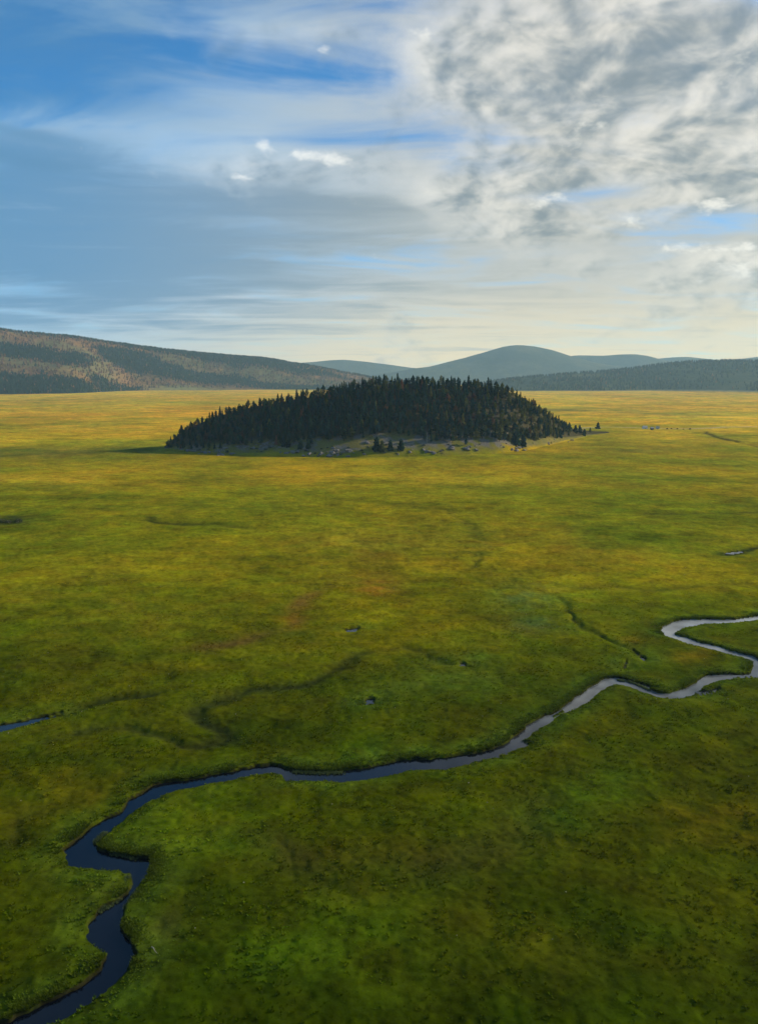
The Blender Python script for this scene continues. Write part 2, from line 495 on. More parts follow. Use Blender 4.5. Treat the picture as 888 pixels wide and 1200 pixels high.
def foliage_material(name, colour, amp=0.5):
    m, nt, p = new_mat(name)
    geo = nt.nodes.new('ShaderNodeNewGeometry')
    oi = nt.nodes.new('ShaderNodeObjectInfo')
    n1 = noise(nt, geo.outputs['Position'], 0.5, 3, 0.6)
    rnd = E(nt, oi.outputs['Random'])
    k = (n1 - 0.5) * (2 * amp) + 0.65 + rnd * 0.9
    rgb = nt.nodes.new('ShaderNodeRGB'); rgb.outputs[0].default_value = (*colour, 1)
    c = mulc(nt, rgb.outputs[0], [k * (rnd * 0.4 + 0.8), k, k])
    nt.links.new(c, p.inputs['Base Color'])
    p.inputs['Roughness'].default_value = 0.8
    p.inputs['Specular IOR Level'].default_value = 0.15
    t = nt.nodes.new('ShaderNodeBsdfTranslucent')
    nt.links.new(c, t.inputs['Color'])
    mx = nt.nodes.new('ShaderNodeMixShader'); mx.inputs[0].default_value = 0.35
    nt.links.new(p.outputs[0], mx.inputs[1]); nt.links.new(t.outputs[0], mx.inputs[2])
    nt.links.new(mx.outputs[0], nt.nodes['Material Output'].inputs[0])
    return m


def plain_material(name, colour, rough=0.9, fine=2.0, amp=0.35):
    m, nt, p = new_mat(name)
    tc = nt.nodes.new('ShaderNodeTexCoord')
    n1 = noise(nt, tc.outputs['Object'], fine, 5, 0.6)
    rgb = nt.nodes.new('ShaderNodeRGB'); rgb.outputs[0].default_value = (*colour, 1)
    nt.links.new(mulc(nt, rgb.outputs[0], (n1 - 0.5) * (2 * amp) + 1.0), p.inputs['Base Color'])
    p.inputs['Roughness'].default_value = rough
    p.inputs['Specular IOR Level'].default_value = 0.2
    return m


def water_material():
    m, nt, p = new_mat('river_water')
    nt.links.new(attr_color(nt), p.inputs['Base Color'])
    p.inputs['Roughness'].default_value = 0.05
    p.inputs['IOR'].default_value = 1.38
    geo = nt.nodes.new('ShaderNodeNewGeometry')
    n1 = noise(nt, geo.outputs['Position'], 1.1, 4, 0.6, 0.6)
    n2 = noise(nt, geo.outputs['Position'], 0.12, 3, 0.5)
    b = nt.nodes.new('ShaderNodeBump')
    nt.links.new((n2.step(0.4, 0.7) * 0.25 + 0.05).s, b.inputs['Strength'])
    b.inputs['Distance'].default_value = 0.06
    nt.links.new(n1.s, b.inputs['Height'])
    nt.links.new(b.outputs[0], p.inputs['Normal'])
    return m


# ------------------------------------------------------------------ mesh helpers
def mesh_from(name, V, Fq, mat=None, colours=None, smooth=True):
    """V (n,3), Fq (m,3 or 4) -> mesh, fast"""
    V = np.ascontiguousarray(V, np.float32)
    Fq = np.ascontiguousarray(Fq, np.int32)
    k = Fq.shape[1]
    me = bpy.data.meshes.new(name)
    me.vertices.add(len(V))
    me.vertices.foreach_set('co', V.ravel())
    me.loops.add(Fq.size)
    me.loops.foreach_set('vertex_index', Fq.ravel())
    me.polygons.add(len(Fq))
    me.polygons.foreach_set('loop_start', np.arange(0, Fq.size, k, dtype=np.int32))
    me.polygons.foreach_set('loop_total', np.full(len(Fq), k, np.int32))
    me.polygons.foreach_set('use_smooth', np.full(len(Fq), smooth, bool))
    if colours is not None:
        a = me.color_attributes.new('Col', 'FLOAT_COLOR', 'POINT')
        c4 = np.ones((len(V), 4), np.float32)
        c4[:, :3] = colours
        a.data.foreach_set('color', c4.ravel())
    if mat is not None: me.materials.append(mat)
    me.update(calc_edges=True)
    me.validate()
    return me


def link(name, me, parent=None, **props):
    o = bpy.data.objects.new(name, me)
    col.objects.link(o)
    if parent is not None: o.parent = parent
    for k, v in props.items(): o[k] = v
    return o


def grid_faces(nr, nc, wrap=False):
    r = np.arange(nr - 1)[:, None]
    c = np.arange(nc if wrap else nc - 1)[None, :]
    c2 = (c + 1) % nc
    return np.stack([r * nc + c, r * nc + c2, (r + 1) * nc + c2, (r + 1) * nc + c], -1).reshape(-1, 4)


def compact(V, Fq, *attrs):
    used = np.unique(Fq)
    idx = np.full(len(V), -1, np.int64)
    idx[used] = np.arange(len(used))
    return (V[used], idx[Fq]) + tuple(a[used] for a in attrs)


# ------------------------------------------------------------------ ground: height and colour
def water_sdist(P):
    """signed distance to the nearest water outline, negative in the water"""
    s = np.full(len(P), 60.0)
    for poly in [RIVER] + POOLS:
        lo, hi = poly.min(0) - 60, poly.max(0) + 60
        i = np.nonzero((P > lo).all(1) & (P < hi).all(1))[0]
        for k in range(0, len(i), 40000):
            j = i[k:k + 40000]
            s[j] = np.minimum(s[j], poly_sdist(P[j], poly))
    return s


def scar_fields(P):
    depth = np.zeros(len(P)); dark = np.zeros(len(P)); red = np.zeros(len(P))
    for line, w, d, k, r in SCAR_LINES:
        lo, hi = line.min(0) - 5 * w, line.max(0) + 5 * w
        i = np.nonzero((P > lo).all(1) & (P < hi).all(1))[0]
        if not len(i): continue
        q = P[i] + np.stack([fbm(P[i, 0], P[i, 1], w * 5, 2, 31), fbm(P[i, 0], P[i, 1], w * 5, 2, 57)], -1) * w * 0.7
        ww = w * (1 + 0.55 * fbm(P[i, 0], P[i, 1], w * 9, 2, 91))
        g = np.exp(-(seg_dist(q, line[:-1], line[1:]) / ww) ** 2)
        br = np.clip(0.85 + 0.6 * fbm(P[i, 0], P[i, 1], w * 7, 3, 13), 0.25, 1.2)
        for end in (line[0], line[-1]):
            g = g * (0.25 + 0.75 * sstep(0, 3.5 * w, np.hypot(*(P[i] - end).T)))
        depth[i] = np.maximum(depth[i], g * d)
        dark[i] = np.maximum(dark[i], g * min(0.95, k * 1.9) * br)
        red[i] = np.maximum(red[i], g * r * br)
    return depth, np.clip(dark, 0, 1), np.clip(red, 0, 1)


def ground_fields(P, full=False):
    x, y = P[:, 0], P[:, 1]
    r = np.hypot(x, y)
    s = water_sdist(P)
    edge = s + 0.40 * fbm(x, y, 2.2, 3, 5) + 0.45 * fbm(x, y, 7.0, 2, 8)
    away = sstep(4, 60, s)
    depth, dark, red = scar_fields(P)
    relief = away * (0.9 * fbm(x, y, 210, 3, 3) + 0.45 * fbm(x, y, 60, 3, 4)) + 1.6 * fbm(x, y, 700, 3, 9) * sstep(700, 2200, r)
    tus = 0.10 * fbm(x, y, 1.7, 2, 21) + 0.12 * fbm(x, y, 5.0, 2, 22)
    z = relief + tus * (1 - sstep(500, 900, r)) * sstep(0.2, 1.2, s) - depth
    # the far (northern) side is a cut bank, the near side a gently shelving one
    cut = np.zeros(len(P))
    i = np.nonzero(s < 6)[0]
    if len(i):
        f = (water_sdist(P[i] + np.array([0.0, 1.5])) - s[i]) / 1.5
        cut[i] = sstep(-0.7, 0.2, f)
        zi = z[i] * sstep(0.2, 3.0, edge[i])
        steep = -1.05 * (1 - sstep(-0.40, 0.25, edge[i]))
        shelf = -0.62 * (1 - sstep(0.0, 4.5, edge[i])) - 0.5 * (1 - sstep(-0.8, 0.15, edge[i]))
        z[i] = zi + steep * cut[i] + shelf * (1 - cut[i])
    return (r, s, edge, z, dark, red, cut) if full else (r, s, edge, z, dark, red)


def ground_colour(P, r, s, edge, dark, red, cut=0.0):
    x, y = P[:, 0], P[:, 1]
    px, py = to_pix(x, np.maximum(y, 30), np.zeros_like(x))
    # wet sedge meadow, part of the near shade painted in, to dry far grass
    wet = np.array([0.028, 0.046, 0.0006]); olive = np.array([0.156, 0.162, 0.0025])
    gold = np.array([0.262, 0.208, 0.006]); far = np.array([0.56, 0.36, 0.022])
    wob = fbm(x, y, 130, 4, 61)
    rr = r * (1 + 0.16 * wob)
    c = mix(np.broadcast_to(wet, (len(P), 3)), olive, sstep(120, 420, rr))
    c = mix(c, gold, sstep(330, 900, rr))
    c = mix(c, far, sstep(1050, 2600, rr))
    for (cx, cy, rx, ry, colr, w) in PATCHES:
        d2 = ((px - cx) / rx) ** 2 + ((py - cy) / ry) ** 2
        g = np.exp(-d2)
        i = np.nonzero((g > 0.01) & (y > 30))[0]
        if not len(i): continue
        sc = max(6.0, r[i].mean() * rx / F * 0.5)
        br = np.clip(0.8 + 0.9 * fbm(x[i], y[i], sc, 4, int(cx) % 97), 0, 1.4)
        c[i] = mix(c[i], np.array(colr) * np.array([1, 1, 0.4]), np.clip(g[i] * w * br, 0, 1))
    # streaks, mottling
    fa0 = sstep(500, 1000, r)
    m1 = fbm(x, y, 26, 5, 71, 0.65); m2 = fbm(x, y, 75, 4, 77)
    m3 = fbm(x, y * 0.45, 420, 4, 83)
    c = c * (1 + 0.34 * m1 + 0.16 * m2 + 0.14 * fbm(x, y, 7, 3, 72, 0.6) * (1 - fa0))[:, None]
    c[:, 0] *= 1 + 0.20 * m2 + 0.10 * fbm(x, y, 190, 3, 79) + 0.12 * fbm(x, y, 9, 3, 88)
    fa = sstep(900, 1600, r)
    c *= (1 + 0.30 * m3 * fa)[:, None]
    c[:, 0] *= 1 + 0.10 * fbm(x, y * 0.5, 260, 3, 86) * fa
    # old channels
    c = mix(c, np.array([0.026, 0.034, 0.006]), dark)
    c = mix(c, np.array([0.19, 0.085, 0.022]), red * 0.6)
    # greener fringe, then bank-face soil with the cut bank's shade painted in
    fr = np.exp(-((s - 3.0) / 4.0) ** 2) * np.clip(0.7 + 0.8 * fbm(x, y, 9, 3, 41), 0, 1)
    c = mix(c, np.array([0.075, 0.125, 0.010]), fr * 0.5)
    soil = (1 - sstep(0.1, 0.5, edge)) * np.clip(0.95 + 0.4 * fbm(x, y, 4, 2, 44), 0, 1) * (0.3 + 0.7 * cut)
    c = mix(c, np.array([0.014, 0.014, 0.006]), soil)
    # pale two-wheel track on the far meadow
    i = np.nonzero((y > 1200) & (y < 2200) & (x > 200))[0]
    if len(i):
        t = np.exp(-(seg_dist(P[i], TRACK[:-1], TRACK[1:]) / 7.0) ** 2)
        c[i] = mix(c[i], np.array([0.46, 0.38, 0.25]), t * 0.75)
    return np.clip(c, 0.0004, 0.8)


def build_ground():
    # rows: fine close to the drone, coarser further out; columns: fine ahead, coarse behind
    ys = np.arange(1300, 520, -1.2)
    dep = np.arctan((ys - CY) / F) + PITCH
    r1 = H / np.tan(dep)
    r2 = [r1[-1]]
    while r2[-1] < 18000: r2.append(r2[-1] * 1.0105)
    rad = np.concatenate([[4, 25, 45, 62], r1[r1 > 70], r2[1:]])
    a1 = np.linspace(-0.60, 0.60, 900)
    a2 = np.linspace(0.60, 2 * math.pi - 0.60, 70)[1:-1]
    ang = np.concatenate([a1, a2])
    R, A = np.meshgrid(rad, ang, indexing='ij')
    P = np.stack([R * np.sin(A), R * np.cos(A)], -1).reshape(-1, 2)
    r, s, edge, z, dark, red, cut = ground_fields(P, True)
    c = ground_colour(P, r, s, edge, dark, red, cut)
    V = np.column_stack([P, z])
    Fq = grid_faces(len(rad), len(ang), wrap=True)[:, ::-1]
    me = mesh_from('ground', V, Fq, ground_material(), c)
    link('ground', me, kind='structure', label='wide grassy valley floor, green by the river and golden further off')
    # water: the same sheet where it dips under the water level
    wet = (s < 1.6)[Fq].all(1)
    W, Fw, ws = compact(V, Fq[wet], s)
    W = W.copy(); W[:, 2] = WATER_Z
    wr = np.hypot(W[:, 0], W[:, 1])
    far_sheen = sstep(190, 330, wr + 30 * fbm(W[:, 0], W[:, 1], 40, 3, 601)) + 0.0 * ws  # silvery sky sheen of the far bends put into the base colour
    wc = mix(np.tile(np.array([0.002, 0.003, 0.007]), (len(W), 1)), np.array([0.33, 0.36, 0.37]), np.clip(far_sheen, 0, 1) * np.clip(0.85 + 0.5 * fbm(W[:, 0], W[:, 1], 9, 3, 602), 0, 1))
    # split river and pools by nearest outline
    cen = W[Fw].mean(1)[:, :2]
    own = np.zeros(len(cen), int); best = poly_sdist(cen, RIVER)
    for k, poly in enumerate(POOLS):
        d = poly_sdist(cen, poly)
        own = np.where(d < best, k + 1, own); best = np.minimum(best, d)
    wm = water_material()
    for k in range(len(POOLS) + 1):
        sel = Fw[own == k]
        if not len(sel): continue
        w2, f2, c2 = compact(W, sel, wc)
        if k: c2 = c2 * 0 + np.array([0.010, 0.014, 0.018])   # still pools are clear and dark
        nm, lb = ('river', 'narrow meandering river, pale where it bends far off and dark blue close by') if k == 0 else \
                 ('stream', 'side stream ending in a dark ditch in the grass') if k == 1 else \
                 ('pond', 'small still pool of water left in the meadow grass')
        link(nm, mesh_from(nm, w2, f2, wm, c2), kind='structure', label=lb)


build_ground()

# ------------------------------------------------------------------ hills and mountains
def smooth(v, k):
    p = np.pad(v, 3 * k, mode='edge')
    w = np.exp(-0.5 * (np.arange(-3 * k, 3 * k + 1) / k) ** 2)
    return np.convolve(p, w / w.sum(), mode='valid')


class Hill:
    """a landform described by bearing: where its foot, crest and back lie and how high the crest is"""
    def __init__(self, foot, crest, tree_px=0.0, shape=1.0, rough=0.0, rscale=300.0, seed=0, back=None, gully=0.0, sm=7):
        # foot, crest: lists of (photo x, distance m) and (photo x, photo y, distance m)
        f = np.array(foot, float); c = np.array(crest, float)
        self.A = np.arctan((c[:, 0] - CX) / F / CP)
        self.fa = np.arctan((f[:, 0] - CX) / F / CP); self.fd = f[:, 1]
        self.rd = c[:, 2]
        d = pix_dir(c[:, 0], c[:, 1] + tree_px)
        self.h = H + self.rd * d[:, 2] / np.hypot(d[:, 0], d[:, 1])
        self.bd = self.rd + (back if back is not None else 1500.0)
        g = np.linspace(self.A[0], self.A[-1], 400)
        self.fd = smooth(np.interp(g, self.fa, self.fd), sm)
        self.rd, self.h, self.bd = (smooth(np.interp(g, self.A, q), k) for q, k in ((self.rd, sm), (self.h, 3), (self.bd, sm)))
        self.A = self.fa = g
        self.shape, self.rough, self.rscale, self.seed, self.gully = shape, rough, rscale, seed, gully

    def at(self, x, y):
        az, d = np.arctan2(x, y), np.hypot(x, y)
        f, r = np.interp(az, self.fa, self.fd), np.interp(az, self.A, self.rd)
        b, h = np.interp(az, self.A, self.bd), np.interp(az, self.A, self.h)
        t = np.where(d < r, (d - f) / np.maximum(r - f, 1), (b - d) / np.maximum(b - r, 1))
        ins = t > 0
        t = np.clip(t, 0, 1)
        p = (1 - (1 - t) ** 1.9) * 0.55 + t * t * (3 - 2 * t) * 0.45 if self.shape == 1.0 else t ** self.shape
        n = fbm(x, y, self.rscale, 5, self.seed)
        if self.gully:
            n = n - self.gully * (1 - np.abs(fbm(x, y, self.rscale * 0.8, 3, self.seed + 3)))
        z = h * p + self.rough * n * np.minimum(1, 4 * t * (1.05 - t)) * np.clip(h / 60, 0, 1)
        z = np.where(ins, z, -2.5)
        return z, t

    def mesh(self, name, mat, colour, na, nt_, a0=None, a1=None, **props):
        A = np.linspace(self.A[0] if a0 is None else a0, self.A[-1] if a1 is None else a1, na)
        f, r, b = np.interp(A, self.fa, self.fd), np.interp(A, self.A, self.rd), np.interp(A, self.A, self.bd)
        n1, n2 = int(nt_ * 0.75), nt_ - int(nt_ * 0.75)
        T = np.concatenate([[-0.03], np.linspace(0, 1, n1), np.linspace(1, 2, n2)[1:], [2.03]])[:, None]
        D = np.where(T <= 1, f + (r - f) * T, r + (b - r) * (T - 1))
        X, Y = D * np.sin(A), D * np.cos(A)
        x, y = X.ravel(), Y.ravel()
        z, t = self.at(x, y)
        Fq = grid_faces(len(T), na)[:, ::-1]
        me = mesh_from(name, np.column_stack([x, y, z]), Fq, mat, colour(x, y, z, t))
        return link(name, me, kind='structure', **props)


left = Hill(foot=[(-1500, 4300), (-600, 4700), (-200, 5000), (0, 5150), (112, 5200), (124, 5800), (150, 6300), (240, 6500), (400, 6600), (470, 6900)],
            crest=[(-1500, 415, 6000), (-600, 384, 6600), (-200, 374, 7000), (-60, 378, 7100), (0, 382, 7200), (40, 387, 7250), (100, 392, 7300), (150, 400.5, 7400), (200, 406.5, 7500), (260, 413, 7600),
                   (320, 418.5, 7700), (360, 425, 7700), (400, 433, 7700), (430, 438.5, 7800), (470, 448, 7900)],
            tree_px=3.0, rough=26, rscale=620, seed=101, gully=0.9)
right = Hill(foot=[(560, 6400), (600, 6000), (680, 5900), (760, 6300), (888, 6000), (1300, 5600), (1900, 5200)],
             crest=[(560, 449, 7000), (590, 443, 7100), (620, 441, 7100), (650, 438, 7200), (700, 434.5, 7300), (740, 430, 7400), (762, 426, 7500), (800, 422.5, 7600), (850, 421.5, 7700),
                    (888, 422.5, 7700), (1000, 424, 7600), (1300, 432, 7000), (1900, 440, 6600)], tree_px=1.5, rough=14, rscale=520, seed=121, gully=0.6)
peak = Hill(foot=[(430, 11600), (600, 11200), (800, 11600)],
            crest=[(430, 441, 13000), (470, 434, 13000), (500, 430, 13000), (540, 420, 13100), (570, 411, 13200), (585, 406.5, 13200), (600, 404.5, 13200), (620, 406, 13200), (640, 410, 13200),
                   (662, 417, 13200), (690, 425, 13200), (740, 433, 13200), (800, 444, 13200)], rough=22, rscale=800, seed=131, gully=0.5)
ridge_a = Hill(foot=[(600, 13600), (900, 13600)],
               crest=[(600, 432, 14600), (640, 420, 14600), (670, 416.5, 14600), (700, 417, 14600), (718, 415.5, 14600), (735, 415, 14600), (750, 417, 14600), (768, 422, 14600), (800, 430, 14600), (900, 442, 14600)],
               rough=14, rscale=900, seed=141)
ridge_b = Hill(foot=[(700, 15000), (1400, 14600)],
               crest=[(700, 430, 16200), (750, 421.5, 16200), (775, 419, 16200), (795, 418, 16200), (812, 420, 16200), (835, 422.5, 16200), (860, 420, 16200), (888, 417, 16200), (950, 413, 16200), (1100, 420, 16200), (1400, 436, 16000)],
               rough=12, rscale=900, seed=151)
ridge_c = Hill(foot=[(250, 14000), (620, 14000)],
               crest=[(250, 430, 15200), (340, 426, 15200), (370, 424, 15200), (388, 422, 15200), (405, 421.5, 15200), (430, 424, 15200), (460, 428, 15200), (480, 431, 15200), (540, 436, 15200), (620, 445, 15200)],
               rough=10, rscale=900, seed=161)


def left_forest(x, y, t):
    """0 open burnt slope .. 1 closed forest"""
    az = np.arctan2(x, y)
    u = az * 1000
    n = fbm(x, y, 480, 4, 201, 0.55)
    band = np.sin((t * 620 + u * 0.62) / 62.0 + 2.2 * fbm(x, y, 1500, 2, 205))
    f = 0.30 + 0.62 * n + 0.36 * band
    f += 1.2 * np.exp(-((u + 410) / 90) ** 2) * (1 - sstep(0.10, 0.36, t))       # dense stand at the foot
    f += 0.75 * sstep(0.86, 0.98, t)                                              # wooded crest
    f += 0.35 * (1 - sstep(0.02, 0.12, t)) * (u > -290)
    f -= 1.3 * np.exp(-((u + 225) / 42) ** 2) * (1 - sstep(0.08, 0.16, t))         # pale clearing above the plain
    return np.clip(f, 0, 1)


def col_left(x, y, z, t):
    f = left_forest(x, y, t)
    n = fbm(x, y, 180, 4, 211, 0.6)
    open_ = mix(np.broadcast_to(np.array([0.18, 0.085, 0.038]), (len(x), 3)), np.array([0.26, 0.145, 0.055]), np.clip(0.5 + 0.7 * n, 0, 1))
    grass = np.array([0.21, 0.20, 0.075])
    u = np.arctan2(x, y) * 1000
    clear = np.exp(-((u + 225) / 45) ** 2) * (1 - sstep(0.05, 0.16, t))
    open_ = mix(open_, grass, np.maximum(clear, 0.0 + 0.9 * (t < 0.02)))
    open_ = mix(open_, np.array([0.10, 0.115, 0.05]), np.clip(0.25 + 0.9 * fbm(x, y, 330, 3, 216), 0, 0.7))
    return mix(open_, np.array([0.022, 0.032, 0.023]), sstep(0.35, 0.7, f))


def col_dark(x, y, z, t):
    n = fbm(x, y, 320, 5, 221, 0.6)
    c = mix(np.broadcast_to(np.array([0.035, 0.052, 0.034]), (len(x), 3)), np.array([0.085, 0.085, 0.045]), np.clip(0.25 + 0.8 * n, 0, 1))
    return mix(c, np.array([0.26, 0.22, 0.09]), (1 - sstep(0.01, 0.05, t)))


def col_far(x, y, z, t):
    n = fbm(x, y, 420, 5, 231, 0.6)
    return mix(np.broadcast_to(np.array([0.040, 0.055, 0.040]), (len(x), 3)), np.array([0.10, 0.095, 0.055]), np.clip(0.3 + 0.9 * n, 0, 1))


hill_mat = vcol_material('wooded_hillside', fine=0.035, amp=0.8, bump=1.0, dist=9.0)
left.mesh('burnt_hill', hill_mat, col_left, 420, 130, label='long hill with brown burnt slopes and dark forest patches')
right.mesh('low_hill', hill_mat, col_dark, 300, 70, label='low dark wooded hill at the edge of the plain')
far_mat = vcol_material('far_wooded_mountain', fine=0.02, amp=0.6, bump=1.0, dist=14.0)
peak.mesh('rounded_mountain', far_mat, col_far, 220, 60, label='hazy blue rounded mountain rising behind the plain')
ridge_a.mesh('distant_ridge', far_mat, col_far, 120, 30, label='flat-topped pale ridge beside the rounded mountain')
ridge_b.mesh('distant_ridge', far_mat, col_far, 160, 30, label='faint farthest ridge above the low dark hill')
ridge_c.mesh('distant_ridge', far_mat, col_far, 120, 30, label='faint blue ridge beyond the end of the burnt hill')


# ------------------------------------------------------------------ far forest on the hills (uncountable, one object per hill)
def conifer_low(sides=5):
    """tiny conifer, unit height, two ragged skirts"""
    V, T = [], []
    for (z0, z1, r) in ((0.06, 0.62, 0.24), (0.40, 1.0, 0.16)):
        b = len(V)
        for k in range(sides):
            a = 2 * math.pi * k / sides + z0 * 5
            rr = r * (0.75 + 0.5 * ((k * 7 + int(z0 * 10)) % 3) / 2)
            V.append((rr * math.cos(a), rr * math.sin(a), z0 + 0.05 * ((k * 5) % 3)))
        V.append((0, 0, z1))
        for k in range(sides): T.append((b + k, b + (k + 1) % sides, b + sides))
    return np.array(V), np.array(T)


def scatter_mesh(name, templ, pos, hgt, wid, rot, colours, mat, **props):
    TV, TT = templ
    n, m = len(pos), len(TV)
    c, s = np.cos(rot)[:, None], np.sin(rot)[:, None]
    X = (TV[:, 0] * c - TV[:, 1] * s) * wid[:, None] + pos[:, 0:1]
    Y = (TV[:, 0] * s + TV[:, 1] * c) * wid[:, None] + pos[:, 1:2]
    Z = TV[:, 2][None] * hgt[:, None] + pos[:, 2:3]
    V = np.stack([X, Y, Z], -1).reshape(-1, 3)
    T = (TT[None] + (np.arange(n) * m)[:, None, None]).reshape(-1, 3)
    C = np.repeat(colours, m, 0)
    return link(name, mesh_from(name, V, T, mat, C, smooth=False), **props)


rng = np.random.default_rng(7)
forest_mat = vcol_material('far_conifer_needles', fine=0.2, amp=0.4)
LOW = conifer_low()


def hill_forest(hill, n, a0, a1, density, name, label, hmin, hmax, snag=lambda x, y, t: 0.06):
    az = rng.uniform(a0, a1, n)
    t = rng.uniform(0.0, 1.04, n)
    f, r = np.interp(az, hill.fa, hill.fd), np.interp(az, hill.A, hill.rd)
    d = f + (r - f) * t
    x, y = d * np.sin(az), d * np.cos(az)
    z, tt = hill.at(x, y)
    keep = rng.uniform(0, 1, n) < density(x, y, tt)
    x, y, z = x[keep], y[keep], z[keep]
    k = len(x)
    h = rng.uniform(hmin, hmax, k)
    c = np.array([0.010, 0.023, 0.019]) * rng.uniform(0.6, 1.5, (k, 1)) * (1 + rng.uniform(-0.15, 0.25, (k, 3)))
    brown = rng.uniform(0, 1, k) < snag(x, y, tt[keep])
    c[brown] = np.array([0.13, 0.070, 0.040]) * rng.uniform(0.6, 1.3, (brown.sum(), 1))
    scatter_mesh(name, LOW, np.column_stack([x, y, z - 0.5]), h, h * rng.uniform(0.9, 1.5, k), rng.uniform(0, 6.3, k), c, forest_mat, kind='stuff', label=label)


hill_forest(left, 52000, -0.62, 0.02, lambda x, y, t: sstep(0.25, 0.8, left_forest(x, y, t)) * 0.80 + 0.13 * (t > 0.05), 'hillside_forest',
            'patchy dark conifer forest across the brown burnt hill', 15, 26, lambda x, y, t: 0.85 * (1 - sstep(0.2, 0.7, left_forest(x, y, t))) + 0.04)
hill_forest(right, 12000, 0.10, 0.62, lambda x, y, t: 0.75 * (t > 0.03) * (0.55 + 0.6 * fbm(x, y, 320, 3, 331)), 'hillside_forest',
            'dark closed forest covering the low hill', 17, 26)

# ------------------------------------------------------------------ the wooded knoll
KNOLL_TOP = [(196, 524), (200, 520), (212, 509.5), (230, 499), (260, 487), (300, 477), (350, 467.5), (400, 459.5), (430, 453.5), (455, 450), (480, 450), (520, 451.5), (560, 454), (590, 460), (610, 470), (630, 484),
             (650, 496.5), (668, 502.5), (690, 505), (712, 506)]
KNOLL_FOOT = [(196, 525), (220, 530), (260, 533), (330, 535), (420, 537), (500, 535), (580, 532), (630, 526), (660, 517), (690, 510), (712, 507)]
kf = [(x, float(np.hypot(*pix_ground(x, y)))) for x, y in KNOLL_FOOT]
kx = [p[0] for p in KNOLL_TOP]
k_foot_d = np.interp(kx, [a for a, b in kf], [b for a, b in kf])
k_span = np.interp(kx, [196, 230, 300, 430, 560, 640, 712], [8, 60, 130, 185, 180, 110, 20])
knoll = Hill(foot=kf, crest=[(x, y, d + s) for (x, y), d, s in zip(KNOLL_TOP, k_foot_d, k_span)], shape=0.92, rough=3.2, rscale=70, seed=301,
             back=np.interp(kx, [196, 300, 430, 640, 712], [20, 140, 190, 110, 25]))


def col_knoll(x, y, z, t):
    n = fbm(x, y, 28, 4, 311, 0.6)
    n2 = fbm(x, y, 9, 4, 312, 0.6)
    grass = mix(np.broadcast_to(np.array([0.105, 0.110, 0.026]), (len(x), 3)), np.array([0.17, 0.145, 0.040]), np.clip(0.5 + 0.8 * n, 0, 1))
    rock = np.array([0.15, 0.138, 0.125])
    rocky = sstep(0.05, 0.5, 0.25 + 0.8 * n2 - 0.4 * n) * sstep(0.03, 0.10, t) * 0.85
    az = np.arctan2(x, y)
    rocky *= 1 - 0.8 * sstep(0.14, 0.19, az)
    c = mix(grass, rock, rocky)
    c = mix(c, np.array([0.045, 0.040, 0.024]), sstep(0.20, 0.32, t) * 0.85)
    P = np.stack([x, y], -1)
    z0 = np.zeros(len(x))
    g = ground_colour(P, np.hypot(x, y), z0 + 60, z0 + 60, z0, z0)
    return mix(g, c, sstep(0.0, 0.11, t + 0.05 * n + 0.03 * n2))


knoll_mat = vcol_material('stony_knoll_soil', fine=0.6, amp=0.6, bump=0.9, dist=0.8)
knoll.mesh('knoll', knoll_mat, col_knoll, 320, 110, label='low rounded knoll of stony soil standing alone on the plain')


# ------------------------------------------------------------------ pine trees (things: Empty > trunk, crown)
def trunk_mesh(name, h, r0, bend, rnd, mat):
    n, k = 7, 7
    V = []
    for i in range(n):
        t = i / (n - 1)
        cx, cy = bend[0] * t * t, bend[1] * t * t
        rr = r0 * (1 - t) ** 0.8 + 0.03
        if i == 0: rr *= 1.5
        for j in range(k):
            a = 2 * math.pi * j / k
            V.append((cx + rr * math.cos(a), cy + rr * math.sin(a), -1.2 if i == 0 else h * t))
    return mesh_from(name, V, grid_faces(n, k, True), mat)


